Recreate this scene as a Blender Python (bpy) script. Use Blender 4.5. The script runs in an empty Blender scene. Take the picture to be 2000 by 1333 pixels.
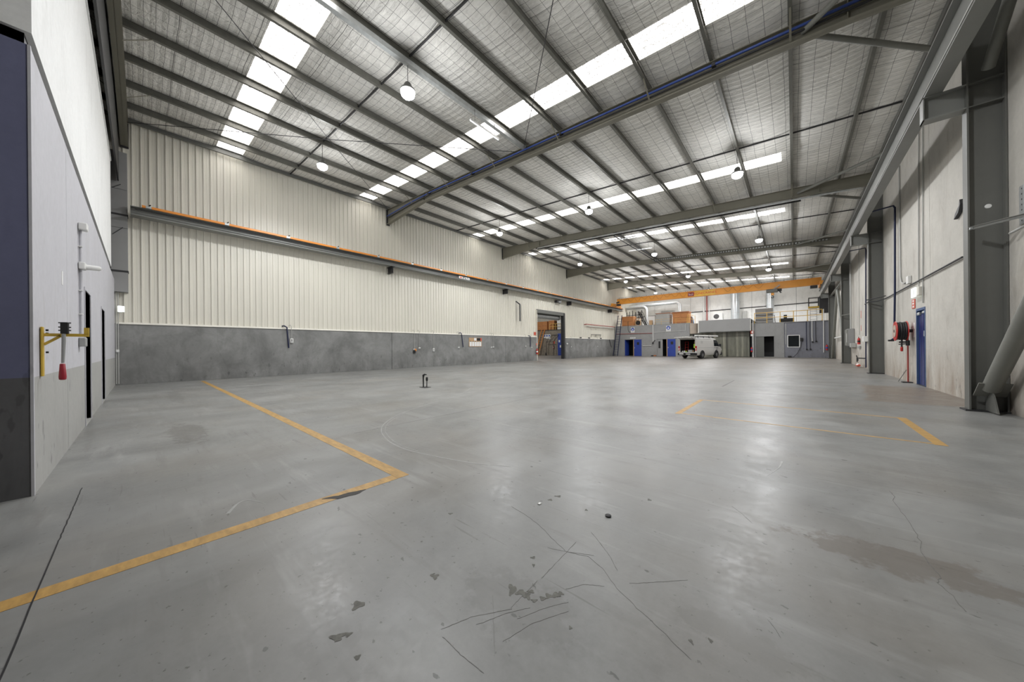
import bpy, math, random
from mathutils import Vector, Matrix, noise
random.seed(7)
PI = math.pi
SC = bpy.context.scene
COL = SC.collection

# ---------------------------------------------------------------- camera, world, exposure
cam_d = bpy.data.cameras.new('camera')
cam_d.sensor_width = 36.0
cam_d.lens = 632.19 / 2000 * 36.0
cam_d.shift_y = 13.6 / 2000
cam_d.clip_start = 0.05
cam_d.clip_end = 300
cam = bpy.data.objects.new('camera', cam_d)
COL.objects.link(cam)
cam.location = (0, 0, 1.2)
YAW, ROLL = math.radians(41.04), math.radians(0.536)
cam.matrix_world = (Matrix.Translation((0, 0, 1.2)) @ Matrix.Rotation(YAW, 4, 'Z')
                    @ Matrix.Rotation(PI / 2, 4, 'X') @ Matrix.Rotation(-ROLL, 4, 'Z'))
SC.camera = cam
world = bpy.data.worlds.new('world')
SC.world = world
world.use_nodes = True
bg = world.node_tree.nodes['Background']
bg.inputs[0].default_value = (0.75, 0.85, 1.0, 1)
bg.inputs[1].default_value = 0.6
vs = SC.view_settings
vs.view_transform = 'Standard'
vs.look = 'None'
vs.exposure = 0.0
vs.gamma = 1.0
vs.use_curve_mapping = False
SC.cycles.max_bounces = 5
SC.cycles.diffuse_bounces = 4
SC.cycles.glossy_bounces = 2
SC.cycles.transmission_bounces = 1
SC.cycles.volume_bounces = 0
LAMP_W = 590.0        # each high bay lamp
SKY_E = 6.0           # daylight coming through the translucent roof sheets

# ---------------------------------------------------------------- layout constants (metres)
XL, XR, XC = -18.3, 2.78, 2.36
Y_OFF, Y_FAR = -0.59, 50.45
BAY = 10.16
YR = [9.83 + BAY * k for k in range(-1, 4)]          # rafter lines
PURL = [-0.05 - 1.545 * k for k in range(12)][::-1] + [1.495]
EDGE = [-18.22] + PURL + [2.5]
SKY = [(2.14, 3.0), (8.02, 8.82), (16.4, 17.2), (23.1, 23.9), (38.4, 39.3), (45.9, 47.0)]
def raf_bot(x): return 8.06 - 0.0585 * x
def purl_bot(x): return 8.48 - 0.0585 * x
def roof_z(x): return 8.73 - 0.0585 * x
ORD = ['first', 'second', 'third', 'fourth', 'fifth', 'sixth', 'seventh', 'eighth', 'ninth', 'tenth',
       'eleventh', 'twelfth', 'thirteenth', 'fourteenth', 'fifteenth']

# ---------------------------------------------------------------- materials
MATS = {}
def nodes_of(m):
    nt = m.node_tree
    return nt, nt.nodes, nt.links
def new_mat(name):
    m = bpy.data.materials.new(name)
    m.use_nodes = True
    MATS[name] = m
    return m
def mat(name, col, rough=0.6, metal=0.0, var=0.08, scale=2.0, bump=0.0, bscale=40.0, stretch=None, spec=0.5):
    m = new_mat(name)
    nt, N, L = nodes_of(m)
    b = N['Principled BSDF']
    b.inputs['Roughness'].default_value = rough
    b.inputs['Metallic'].default_value = metal
    b.inputs['Specular IOR Level'].default_value = spec
    tc = N.new('ShaderNodeNewGeometry')
    mp = N.new('ShaderNodeMapping')
    L.new(tc.outputs['Position'], mp.inputs[0])
    if stretch: mp.inputs['Scale'].default_value = stretch
    n1 = N.new('ShaderNodeTexNoise')
    n1.inputs['Scale'].default_value = scale
    n1.inputs['Detail'].default_value = 3
    n1.inputs['Roughness'].default_value = 0.65
    L.new(mp.outputs[0], n1.inputs['Vector'])
    r = N.new('ShaderNodeMapRange')
    r.inputs[1].default_value = 0.25; r.inputs[2].default_value = 0.75
    r.inputs[3].default_value = 1 - var; r.inputs[4].default_value = 1 + var
    L.new(n1.outputs['Fac'], r.inputs[0])
    mx = N.new('ShaderNodeVectorMath'); mx.operation = 'SCALE'
    mx.inputs[0].default_value = col[:3]
    L.new(r.outputs[0], mx.inputs['Scale'])
    L.new(mx.outputs[0], b.inputs['Base Color'])
    if bump > 0:
        n2 = N.new('ShaderNodeTexNoise'); n2.inputs['Scale'].default_value = bscale
        n2.inputs['Detail'].default_value = 4
        L.new(mp.outputs[0], n2.inputs['Vector'])
        bp = N.new('ShaderNodeBump'); bp.inputs['Strength'].default_value = bump
        bp.inputs['Distance'].default_value = 0.02
        L.new(n2.outputs['Fac'], bp.inputs['Height'])
        L.new(bp.outputs[0], b.inputs['Normal'])
    return m
def emit(name, col, s):
    m = new_mat(name)
    b = m.node_tree.nodes['Principled BSDF']
    b.inputs['Base Color'].default_value = (*col, 1)
    b.inputs['Emission Color'].default_value = (*col, 1)
    b.inputs['Emission Strength'].default_value = s
    m.cycles.emission_sampling = 'NONE'        # the lamps carry their own light objects
    return m

# ---- helper for node maths
class NB:
    def __init__(s, m):
        s.nt, s.N, s.L = nodes_of(m)
        s.b = s.N['Principled BSDF']
        s.pos = s.N.new('ShaderNodeNewGeometry').outputs['Position']
    def put(s, sock, v):
        if hasattr(v, 'is_linked') or hasattr(v, 'links'): s.L.new(v, sock)
        else: sock.default_value = v
    def math(s, op, a, b=0.0, c=None, clamp=False):
        n = s.N.new('ShaderNodeMath'); n.operation = op; n.use_clamp = clamp
        s.put(n.inputs[0], a); s.put(n.inputs[1], b)
        if c is not None: s.put(n.inputs[2], c)
        return n.outputs[0]
    def sep(s, v=None):
        n = s.N.new('ShaderNodeSeparateXYZ'); s.L.new(v or s.pos, n.inputs[0]); return n.outputs
    def mapping(s, scale=(1, 1, 1), rot=(0, 0, 0), loc=(0, 0, 0), v=None):
        n = s.N.new('ShaderNodeMapping'); s.L.new(v or s.pos, n.inputs[0])
        n.inputs['Scale'].default_value = scale; n.inputs['Rotation'].default_value = rot
        n.inputs['Location'].default_value = loc
        return n.outputs[0]
    def noise(s, scale, detail=6, rough=0.6, v=None, dist=0.0):
        n = s.N.new('ShaderNodeTexNoise'); s.L.new(v or s.pos, n.inputs['Vector'])
        n.inputs['Scale'].default_value = scale; n.inputs['Detail'].default_value = detail
        n.inputs['Roughness'].default_value = rough; n.inputs['Distortion'].default_value = dist
        return n.outputs['Fac']
    def rng(s, v, a, b, c, d, smooth=False):
        n = s.N.new('ShaderNodeMapRange'); s.put(n.inputs[0], v)
        if smooth: n.interpolation_type = 'SMOOTHSTEP'
        for i, k in enumerate((a, b, c, d)): n.inputs[1 + i].default_value = k
        return n.outputs[0]
    def mix(s, f, a, b):
        n = s.N.new('ShaderNodeMix'); n.data_type = 'RGBA'
        s.put(n.inputs[0], f)
        for i, v in ((6, a), (7, b)):
            if isinstance(v, tuple): n.inputs[i].default_value = (*v[:3], 1)
            else: s.L.new(v, n.inputs[i])
        return n.outputs[2]
    def scale(s, col, f):
        n = s.N.new('ShaderNodeVectorMath'); n.operation = 'SCALE'
        s.put(n.inputs[0], col); s.put(n.inputs['Scale'], f); return n.outputs[0]
    def bump(s, h, strength=0.3, dist=0.02):
        n = s.N.new('ShaderNodeBump'); n.inputs['Strength'].default_value = strength
        n.inputs['Distance'].default_value = dist
        s.L.new(h, n.inputs['Height']); s.L.new(n.outputs[0], s.b.inputs['Normal'])
    def color(s, v): s.put(s.b.inputs['Base Color'], v)
    def rough(s, v): s.put(s.b.inputs['Roughness'], v)

def floor_material():
    m = new_mat('floor_paint')
    q = NB(m)
    big = q.noise(0.35, 2, 0.6)
    mid = q.noise(1.7, 5, 0.7, dist=0.6)
    fine = q.noise(22, 3, 0.75)
    base = q.mix(q.rng(big, 0.3, 0.7, 0, 1), (0.208, 0.211, 0.205), (0.262, 0.264, 0.256))
    cloud = q.noise(0.9, 4, 0.62, v=q.mapping((1, 0.6, 1), (0, 0, 0.5)), dist=0.8)
    base = q.scale(base, q.rng(cloud, 0.3, 0.7, 0.80, 1.16))
    base = q.scale(base, q.rng(mid, 0.25, 0.75, 0.86, 1.12))
    base = q.mix(q.rng(q.noise(0.55, 3, 0.6, v=q.mapping((1, 1, 1), (0, 0, 0), (9, 4, 2))), 0.48, 0.7, 0, 0.4), base, (0.215, 0.195, 0.165))
    base = q.scale(base, q.rng(fine, 0.3, 0.7, 0.95, 1.05))
    # long sweeping scuffs, lighter and darker, running several ways
    for ang, sx, lo, hi, colr in ((0.5, (0.6, 5, 1), 0.565, 0.68, (0.34, 0.34, 0.33)), (-0.35, (0.5, 5.5, 1), 0.575, 0.69, (0.165, 0.16, 0.15)),
                                  (1.2, (0.5, 4, 1), 0.58, 0.70, (0.17, 0.165, 0.155)), (0.1, (0.22, 2.6, 1), 0.55, 0.75, (0.185, 0.18, 0.168))):
        st = q.noise(1.0, 4, 0.65, v=q.mapping(sx, (0, 0, ang)))
        base = q.mix(q.math('MULTIPLY', q.rng(st, lo, hi, 0, 0.5), q.rng(mid, 0.35, 0.6, 0.2, 1)), base, colr)
    # small black flecks and chips
    fl = q.noise(9, 3, 0.55, v=q.mapping((1, 1.7, 1), (0, 0, 0.7)))
    base = q.mix(q.rng(fl, 0.695, 0.715, 0, 0.7), base, (0.085, 0.085, 0.08))
    ft = q.noise(30, 3, 0.6)
    base = q.mix(q.math('MULTIPLY', q.rng(ft, 0.66, 0.70, 0, 0.8), q.rng(cloud, 0.42, 0.6, 1, 0.1)), base, (0.09, 0.088, 0.08))
    for ang, ofs in ((0.85, 3.0), (-0.6, 7.0)):
        sc1 = q.noise(1.0, 3, 0.5, v=q.mapping((1.3, 26, 1), (0, 0, ang), (ofs, ofs * 2, 0)))
        gate = q.noise(0.8, 3, 0.5, v=q.mapping((1, 1, 1), (0, 0, 0), (ofs * 3, ofs, 1)))
        base = q.mix(q.math('MULTIPLY', q.rng(sc1, 0.665, 0.70, 0, 0.6), q.rng(gate, 0.5, 0.6, 0, 1)), base, (0.14, 0.137, 0.13))
    s = q.sep()
    # brown traffic dirt towards the far end and along the right wall
    wob = q.noise(1.1, 2, 0.6)
    brown = q.math('MULTIPLY', q.rng(s[1], 15, 27, 0, 0.75, True), q.rng(mid, 0.36, 0.62, 0.1, 1))
    base = q.mix(brown, base, (0.225, 0.19, 0.155))
    e1 = q.math('ADD', s[0], q.math('MULTIPLY', wob, 0.5))
    e2 = q.math('ADD', s[1], q.math('MULTIPLY', wob, 0.3))
    patch = q.math('MULTIPLY', q.rng(q.math('SUBTRACT', e1, q.math('MULTIPLY', q.math('SUBTRACT', s[1], 10.2), 0.06)), 1.42, 1.5, 0, 1),
                   q.math('MULTIPLY', q.rng(e2, 10.35, 10.42, 0, 1), q.rng(e2, 14.0, 14.6, 1, 0)))
    base = q.mix(q.math('MULTIPLY', patch, q.rng(mid, 0.3, 0.6, 0.6, 0.95)), base, (0.20, 0.165, 0.135))
    # individual stains: x, y, radius along, radius across, angle, darkness, colour
    stains = [(-6.75, 0.45, 0.8, 0.22, 0.7, 0.6, (0.13, 0.125, 0.115)), (-1.0, 1.15, 0.30, 0.16, 0.9, 0.3, (0.15, 0.148, 0.14)),
              (0.45, 2.75, 0.42, 0.16, -0.9, 0.6, (0.14, 0.12, 0.10)),
              (-1.4, 0.5, 0.2, 0.1, 0.8, 0.3, (0.15, 0.148, 0.14)),
              (-2.0, 6.0, 1.4, 0.35, 0.6, 0.35, (0.17, 0.165, 0.155)), (0.4, 11.6, 2.2, 0.05, -0.1, 0.6, (0.14, 0.13, 0.12)),
              (-4.5, 12, 2.6, 0.5, 0.1, 0.35, (0.18, 0.16, 0.14)), (-0.2, 1.6, 0.25, 0.08, 0.3, 0.35, (0.15, 0.145, 0.13)),
              (-9.5, 3.4, 2.0, 0.25, 0.3, 0.3, (0.19, 0.185, 0.175)), (-12.5, 0.6, 1.7, 0.14, 0.1, 0.45, (0.15, 0.148, 0.14))]
    nz = q.noise(6.5, 4, 0.7)
    for (x, y, ra, rb, an, k, c) in stains:
        v = q.mapping((1, 1, 0), (0, 0, 0), (-x, -y, 0))
        v = q.mapping((1 / ra, 1 / rb, 0), (0, 0, -an), v=v)
        n = q.N.new('ShaderNodeVectorMath'); n.operation = 'LENGTH'; q.L.new(v, n.inputs[0])
        d = q.math('ADD', n.outputs['Value'], q.math('MULTIPLY', q.math('SUBTRACT', nz, 0.5), 2.8))
        base = q.mix(q.rng(d, 0.75, 1.15, k, 0, True), base, c)
    q.color(base)
    q.rough(q.math('ADD', q.rng(mid, 0.3, 0.7, 0.30, 0.48), q.rng(fine, 0.3, 0.7, -0.05, 0.06)))
    q.bump(q.noise(14, 2, 0.7), 0.06, 0.006)
    q.b.inputs['Specular IOR Level'].default_value = 0.35
    return m

def concrete(name, col, dirt, dirtz=1.2, dk=0.6, blotch=0.1, rough=0.8, blotch_scale=0.9):
    m = new_mat(name)
    q = NB(m)
    s = q.sep()
    big = q.noise(blotch_scale, 4, 0.65, dist=0.4)
    fine = q.noise(14, 3, 0.7)
    base = q.scale(col, q.math('MULTIPLY', q.rng(big, 0.28, 0.72, 1 - blotch, 1 + blotch), q.rng(fine, 0.3, 0.7, 0.96, 1.04)))
    drip = q.noise(1.0, 4, 0.72, v=q.mapping((2.2, 2.2, 0.7)), dist=0.6)
    base = q.mix(q.rng(drip, 0.54, 0.8, 0, 0.4), base, tuple(c * 0.72 for c in dirt))
    low = q.math('MULTIPLY', q.rng(s[2], 0, dirtz, 1, 0, True), q.rng(drip, 0.35, 0.65, 0.15, 1))
    base = q.mix(q.math('MULTIPLY', low, dk), base, dirt)
    mk = q.noise(7, 3, 0.5, v=q.mapping((1, 1, 0.45)))
    base = q.mix(q.math('MULTIPLY', q.rng(mk, 0.655, 0.69, 0, 0.6), q.rng(s[2], 0.2, 1.8, 1, 0)), base, tuple(c * 0.35 for c in col))
    q.color(base); q.rough(rough)
    q.bump(q.noise(14, 2, 0.7), 0.08, 0.01)
    return m

def foil_material():
    m = new_mat('insulation_foil')
    q = NB(m)
    s = q.sep()
    def wires(c, pitch, w):
        f = q.math('FRACT', q.math('DIVIDE', c, pitch))
        return q.math('LESS_THAN', q.math('ABSOLUTE', q.math('SUBTRACT', f, 0.5)), w / pitch / 2)
    wob = q.math('MULTIPLY', q.math('SUBTRACT', q.noise(1.2, 2, 0.5), 0.5), 0.06)
    gx = wires(q.math('ADD', s[0], wob), 0.309, 0.009)
    gy = wires(q.math('ADD', s[1], wob), 0.2, 0.008)
    seam = wires(q.math('ADD', s[1], wob), 1.35, 0.014)
    grid = q.math('MAXIMUM', q.math('MAXIMUM', gx, gy), seam)
    wr = q.noise(3.0, 3, 0.62, v=q.mapping((1.4, 2.4, 1)), dist=1.2)
    big = q.noise(0.5, 4, 0.5)
    base = q.scale((0.78, 0.765, 0.72), q.math('MULTIPLY', q.rng(big, 0.3, 0.7, 0.9, 1.08), q.rng(wr, 0.3, 0.7, 0.88, 1.08)))
    base = q.mix(q.math('MULTIPLY', grid, 0.82), base, (0.07, 0.07, 0.065))
    q.color(base)
    q.b.inputs['Metallic'].default_value = 0.0
    q.b.inputs['Specular IOR Level'].default_value = 0.2
    q.rough(0.62)
    pill = q.math('MULTIPLY', q.math('ABSOLUTE', q.math('SINE', q.math('MULTIPLY', s[1], PI / 0.2))), 0.35)
    q.bump(q.math('ADD', wr, pill), 0.8, 0.04)
    return m

def skylight_material():
    m = new_mat('translucent_sheet')
    q = NB(m)
    sp = q.noise(31, 2, 0.6)
    sp2 = q.noise(3.0, 4, 0.6)
    s = q.sep()
    band = q.math('SINE', q.math('MULTIPLY', s[1], 2 * PI / 0.19))
    dirt = q.math('MULTIPLY', q.rng(q.math('ADD', sp, q.math('MULTIPLY', band, 0.06)), 0.525, 0.55, 0, 1), q.rng(sp2, 0.38, 0.5, 0.0, 1))
    q.color((0.8, 0.79, 0.76, 1))
    q.b.inputs['Emission Color'].default_value = (1.0, 0.965, 0.94, 1)
    rib = q.math('LESS_THAN', q.math('FRACT', q.math('DIVIDE', s[1], 0.19)), 0.05)
    q.put(q.b.inputs['Emission Strength'], q.rng(q.math('MAXIMUM', dirt, rib), 0.15, 0.4, SKY_E, SKY_E * 0.06))
    q.rough(0.5)
    return m

M = {}
M['floor'] = floor_material()
M['foil'] = foil_material()
M['sky'] = skylight_material()
M['dado'] = concrete('dado_concrete', (0.225, 0.227, 0.220), (0.10, 0.10, 0.095), 1.0, 0.6, 0.32)
M['tilt'] = concrete('tilt_concrete', (0.52, 0.50, 0.455), (0.27, 0.205, 0.15), 1.5, 0.75, 0.12)
M['farwall'] = concrete('far_concrete', (0.82, 0.82, 0.79), (0.55, 0.53, 0.5), 1.0, 0.4, 0.08)
M['office_lo'] = concrete('office_grey', (0.36, 0.36, 0.345), (0.28, 0.275, 0.26), 0.6, 0.4, 0.05)
M['office_mid'] = concrete('office_lilac', (0.50, 0.50, 0.53), (0.42, 0.40, 0.37), 0.5, 0.3, 0.04)
M['office_hi'] = concrete('office_white', (0.79, 0.80, 0.79), (0.7, 0.7, 0.67), 0.5, 0.2, 0.03)
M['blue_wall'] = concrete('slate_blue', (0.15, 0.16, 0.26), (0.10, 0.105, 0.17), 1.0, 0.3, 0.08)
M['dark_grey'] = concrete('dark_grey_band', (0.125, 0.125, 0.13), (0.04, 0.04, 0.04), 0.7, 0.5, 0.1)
M['brick'] = concrete('painted_brick', (0.30, 0.30, 0.295), (0.2, 0.2, 0.19), 0.8, 0.3, 0.07)
M['brickb'] = concrete('painted_brick_blue', (0.215, 0.22, 0.25), (0.12, 0.12, 0.13), 0.9, 0.5, 0.08)
M['fascia'] = mat('grey_sheet', (0.285, 0.285, 0.28), 0.55, 0.0, 0.05, 1.0)
M['clad'] = mat('cream_cladding', (0.74, 0.715, 0.63), 0.42, 0.0, 0.04, 0.8, stretch=(1, 2.5, 0.3))
M['flash'] = mat('cream_flashing', (0.76, 0.74, 0.67), 0.45)
M['rafter'] = mat('olive_steel', (0.20, 0.19, 0.148), 0.5, 0.0, 0.06, 1.5)
M['col'] = mat('grey_steel', (0.135, 0.137, 0.125), 0.5, 0.0, 0.06, 1.5)
M['strut'] = mat('brace_steel', (0.21, 0.212, 0.19), 0.45, 0.0, 0.08, 3)
M['purlin'] = mat('galvanised_purlin', (0.15, 0.148, 0.128), 0.45, 0.2, 0.15, 6)
M['runway'] = mat('runway_steel', (0.24, 0.245, 0.23), 0.45, 0.0, 0.06, 2)
M['galv'] = mat('galvanised', (0.55, 0.57, 0.57), 0.38, 0.6, 0.14, 7)
M['dark'] = mat('dark_steel', (0.03, 0.03, 0.032), 0.5, 0.0, 0.1, 3)
M['black'] = mat('black_rubber', (0.012, 0.012, 0.013), 0.55)
M['orange'] = mat('crane_orange', (0.86, 0.36, 0.045), 0.42, 0.0, 0.06, 1.0)
M['cond_orange'] = mat('conductor_orange', (0.78, 0.28, 0.045), 0.45)
M['yellow'] = mat('safety_yellow', (0.62, 0.42, 0.06), 0.45, 0.0, 0.1, 3)
M['rail_y'] = mat('rail_yellow', (0.72, 0.47, 0.11), 0.45, 0.0, 0.06, 3)
M['line'] = mat('line_paint', (0.43, 0.255, 0.07), 0.5, 0.0, 0.3, 6, stretch=(1, 3, 1))
M['linef'] = mat('line_paint_faded', (0.46, 0.29, 0.10), 0.5, 0.0, 0.3, 7)
M['blue'] = mat('door_blue', (0.025, 0.055, 0.30), 0.4)
M['dblue'] = mat('steel_blue_frame', (0.06, 0.11, 0.24), 0.45)
M['navy'] = mat('navy_pipe', (0.012, 0.018, 0.06), 0.35)
M['pipeblue'] = mat('air_line_blue', (0.035, 0.075, 0.30), 0.35)
M['white'] = mat('white_plastic', (0.75, 0.75, 0.73), 0.4)
M['wplain'] = mat('white_card', (0.82, 0.82, 0.80), 0.7)
M['grey'] = mat('grey_plastic', (0.33, 0.335, 0.33), 0.45)
M['cond'] = mat('conduit_grey', (0.42, 0.42, 0.40), 0.45)
M['red'] = mat('signal_red', (0.50, 0.025, 0.02), 0.35)
M['redp'] = mat('red_pipe', (0.33, 0.06, 0.05), 0.45)
M['sred'] = mat('sign_red', (0.62, 0.10, 0.06), 0.5)
M['grip'] = mat('grip_red', (0.30, 0.012, 0.025), 0.4)
M['near_blue'] = mat('near_door_blue', (0.012, 0.024, 0.13), 0.4)
M['logo_red'] = mat('logo_red', (0.30, 0.012, 0.015), 0.5)
M['let_red'] = mat('letter_red', (0.72, 0.04, 0.02), 0.5)
M['sblue'] = mat('sign_blue', (0.03, 0.08, 0.38), 0.5)
M['ply'] = mat('plywood', (0.50, 0.215, 0.075), 0.65, 0.0, 0.15, 2, stretch=(1, 1, 6))
M['plyd'] = mat('plywood_dark', (0.36, 0.14, 0.055), 0.65, 0.0, 0.15, 2)
M['tan'] = mat('tan_timber', (0.50, 0.33, 0.18), 0.7, 0.0, 0.12, 4)
M['beige'] = mat('beige_sheet', (0.47, 0.40, 0.33), 0.5, 0.0, 0.08, 3)
M['strip'] = mat('curtain_strip', (0.16, 0.16, 0.125), 0.35, 0.0, 0.35, 1.2, stretch=(4, 4, 0.5))
M['strip_b'] = mat('curtain_strip_pale', (0.26, 0.255, 0.20), 0.35, 0.0, 0.35, 1.2, stretch=(4, 4, 0.5))
M['strip_c'] = mat('curtain_strip_dark', (0.085, 0.085, 0.07), 0.35, 0.0, 0.35, 1.2, stretch=(4, 4, 0.5))
M['van'] = mat('van_white', (0.62, 0.61, 0.585), 0.28, 0.0, 0.02, 1)
M['vand'] = mat('van_trim', (0.02, 0.02, 0.022), 0.5)
M['glass'] = mat('dark_glass', (0.015, 0.018, 0.02), 0.08)
M['rim'] = mat('alloy', (0.5, 0.5, 0.5), 0.3, 0.7)
M['skin_vest'] = mat('hivis_fabric', (0.45, 0.72, 0.08), 0.8)
M['crack'] = mat('crack_dirt', (0.075, 0.072, 0.068), 0.9)
M['scratch'] = mat('scratch_dirt', (0.165, 0.162, 0.153), 0.7, 0.0, 0.3, 30)
M['flake'] = mat('bare_concrete_flake', (0.135, 0.133, 0.118), 0.8, 0.0, 0.3, 40)
M['scuff'] = mat('chalk_scuff', (0.33, 0.33, 0.322), 0.5, 0.0, 0.25, 9)
M['bluecloth'] = mat('blue_tarp', (0.09, 0.14, 0.25), 0.6)
M['brown'] = mat('brown_block', (0.25, 0.215, 0.17), 0.85, 0.0, 0.25, 4)
M['led'] = emit('led_glow', (0.95, 0.97, 1.0), 14.0)
M['tube'] = emit('fluoro_tube', (0.95, 0.97, 1.0), 1.0)
M['exit'] = emit('exit_lit', (0.9, 0.95, 0.92), 1.1)

# ---------------------------------------------------------------- mesh builder
class MB:
    def __init__(s): s.v = []; s.f = []
    def quad(s, a, b, c, d):
        n = len(s.v); s.v += [Vector(a), Vector(b), Vector(c), Vector(d)]; s.f.append((n, n + 1, n + 2, n + 3)); return s
    def poly(s, pts):
        n = len(s.v); s.v += [Vector(p) for p in pts]; s.f.append(tuple(range(n, n + len(pts)))); return s
    def box(s, x0, x1, y0, y1, z0, z1):
        if x0 > x1: x0, x1 = x1, x0
        if y0 > y1: y0, y1 = y1, y0
        if z0 > z1: z0, z1 = z1, z0
        n = len(s.v)
        s.v += [Vector(p) for p in ((x0, y0, z0), (x1, y0, z0), (x1, y1, z0), (x0, y1, z0), (x0, y0, z1), (x1, y0, z1), (x1, y1, z1), (x0, y1, z1))]
        s.f += [tuple(n + i for i in f) for f in ((0, 3, 2, 1), (4, 5, 6, 7), (0, 1, 5, 4), (1, 2, 6, 5), (2, 3, 7, 6), (3, 0, 4, 7))]
        return s
    def bbox(s, x0, x1, y0, y1, z0, z1, b=0.01):
        """box with chamfered vertical and horizontal edges"""
        pts = []
        for z, i in ((z0, b), (z0 + b, 0), (z1 - b, 0), (z1, b)):
            pts.append([(x0 + b + i * .5, y0 + i * .5, z), (x1 - b - i * .5, y0 + i * .5, z), (x1 - i * .5, y0 + b + i * .5, z), (x1 - i * .5, y1 - b - i * .5, z),
                        (x1 - b - i * .5, y1 - i * .5, z), (x0 + b + i * .5, y1 - i * .5, z), (x0 + i * .5, y1 - b - i * .5, z), (x0 + i * .5, y0 + b + i * .5, z)])
        return s.loft(pts, True)
    def loft(s, rings, cap=True, closed=True):
        n = len(s.v); k = len(rings[0])
        for r in rings: s.v += [Vector(p) for p in r]
        for i in range(len(rings) - 1):
            for j in range(k if closed else k - 1):
                a, b = n + i * k + j, n + i * k + (j + 1) % k
                s.f.append((a, b, b + k, a + k))
        if cap:
            s.f.append(tuple(n + j for j in range(k))[::-1])
            s.f.append(tuple(n + (len(rings) - 1) * k + j for j in range(k)))
        return s
    def tube(s, path, r, n=8, cap=True):
        P = [Vector(p) for p in path]
        rs = r if isinstance(r, (list, tuple)) else [r] * len(P)
        rings = []; up = None
        for i, p in enumerate(P):
            t = ((P[min(i + 1, len(P) - 1)] - P[i]).normalized() + (P[i] - P[max(i - 1, 0)]).normalized()).normalized()
            if up is None:
                up = Vector((0, 0, 1)) if abs(t.z) < 0.9 else Vector((1, 0, 0))
            a = t.cross(up).normalized(); b = a.cross(t).normalized(); up = b
            rings.append([p + (a * math.cos(2 * PI * j / n) + b * math.sin(2 * PI * j / n)) * rs[i] for j in range(n)])
        return s.loft(rings, cap)
    def bar(s, a, b, w, h, up=(0, 0, 1)):
        a, b = Vector(a), Vector(b); t = (b - a).normalized()
        u = Vector(up)
        if abs(t.dot(u)) > 0.98: u = Vector((1, 0, 0))
        x = t.cross(u).normalized(); y = x.cross(t).normalized()
        R = lambda p: [p + x * i * w / 2 + y * j * h / 2 for i, j in ((-1, -1), (1, -1), (1, 1), (-1, 1))]
        return s.loft([R(a), R(b)])
    def cyl(s, a, b, r, n=16, r2=None): return s.tube([a, b], [r, r if r2 is None else r2], n)
    def lathe(s, prof, c, axis='Z', n=20):
        c = Vector(c); rings = []
        for r, h in prof:
            ring = []
            for j in range(n):
                u, w = math.cos(2 * PI * j / n) * r, math.sin(2 * PI * j / n) * r
                ring.append(c + Vector({'Z': (u, w, h), 'X': (h, u, w), 'Y': (w, h, u)}[axis]))
            rings.append(ring)
        return s.loft(rings)
    def prism(s, pts2, axis, a, b):
        """extrude a 2D polygon along an axis: 'X' takes (y,z), 'Y' takes (x,z), 'Z' takes (x,y)"""
        def P(p, h): return {'X': (h, p[0], p[1]), 'Y': (p[0], h, p[1]), 'Z': (p[0], p[1], h)}[axis]
        return s.loft([[P(p, a) for p in pts2], [P(p, b) for p in pts2]])
    def rot(s, c, ang, axis='Z', start=0):
        Rm = Matrix.Rotation(ang, 3, axis); c = Vector(c)
        for i in range(start, len(s.v)): s.v[i] = c + Rm @ (s.v[i] - c)
        return s
    def build(s, name, m, parent=None, smooth=False, base=True):
        xs = [p.x for p in s.v]; ys = [p.y for p in s.v]; zs = [p.z for p in s.v]
        o0 = Vector(((min(xs) + max(xs)) / 2, (min(ys) + max(ys)) / 2, min(zs)))
        me = bpy.data.meshes.new(name)
        me.from_pydata([p - o0 for p in s.v], [], s.f)
        me.update()
        import bmesh
        bm = bmesh.new(); bm.from_mesh(me)
        bmesh.ops.recalc_face_normals(bm, faces=bm.faces)
        bm.to_mesh(me); bm.free()
        if smooth:
            for p in me.polygons: p.use_smooth = True
            try: me.set_sharp_from_angle(angle=math.radians(40))
            except Exception: pass
        me.materials.append(M[m] if isinstance(m, str) else m)
        ob = bpy.data.objects.new(name, me)
        COL.objects.link(ob)
        if parent is not None:
            ob.parent = parent
            ob.location = o0 - WORLD[parent.name]
        else: ob.location = o0
        WORLD[ob.name] = o0
        return ob
WORLD = {}
def tag(o, label, cat, group=None):
    o['label'] = label; o['category'] = cat
    if group: o['group'] = group
    return o
def thing(name, label, cat, loc, group=None):
    o = bpy.data.objects.new(name, None)
    o.empty_display_size = 0.2
    COL.objects.link(o); o.location = loc; WORLD[o.name] = Vector(loc)
    return tag(o, label, cat, group)
def struct(o, label=None):
    o['kind'] = 'structure'
    if label: o['label'] = label
    return o
def sroot(name, loc, label=None):
    o = bpy.data.objects.new(name, None)
    COL.objects.link(o); o.location = loc; WORLD[o.name] = Vector(loc)
    return struct(o, label)
def dup(root, loc, label=None):
    """copy a thing and its parts and sub-parts to another place"""
    def cp(o, par):
        c = o.copy(); COL.objects.link(c)
        if par is not None: c.parent = par
        for ch in list(o.children): cp(ch, c)
        return c
    r = cp(root, None); r.location = loc
    if label: r['label'] = label
    return r
def box(name, m, parent, *d): return MB().box(*d).build(name, m, parent)
def rects_minus(r, holes):
    """split rect (u0,u1,v0,v1) into rects that leave the holes open"""
    us = sorted({r[0], r[1], *[h for H in holes for h in H[:2] if r[0] < h < r[1]]})
    out = []
    for a, b in zip(us, us[1:]):
        vsx = sorted({r[2], r[3], *[h for H in holes for h in H[2:] if r[2] < h < r[3] and H[0] < (a + b) / 2 < H[1]]})
        for c, d in zip(vsx, vsx[1:]):
            mu, mv = (a + b) / 2, (c + d) / 2
            if not any(H[0] < mu < H[1] and H[2] < mv < H[3] for H in holes): out.append((a, b, c, d))
    return out
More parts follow.
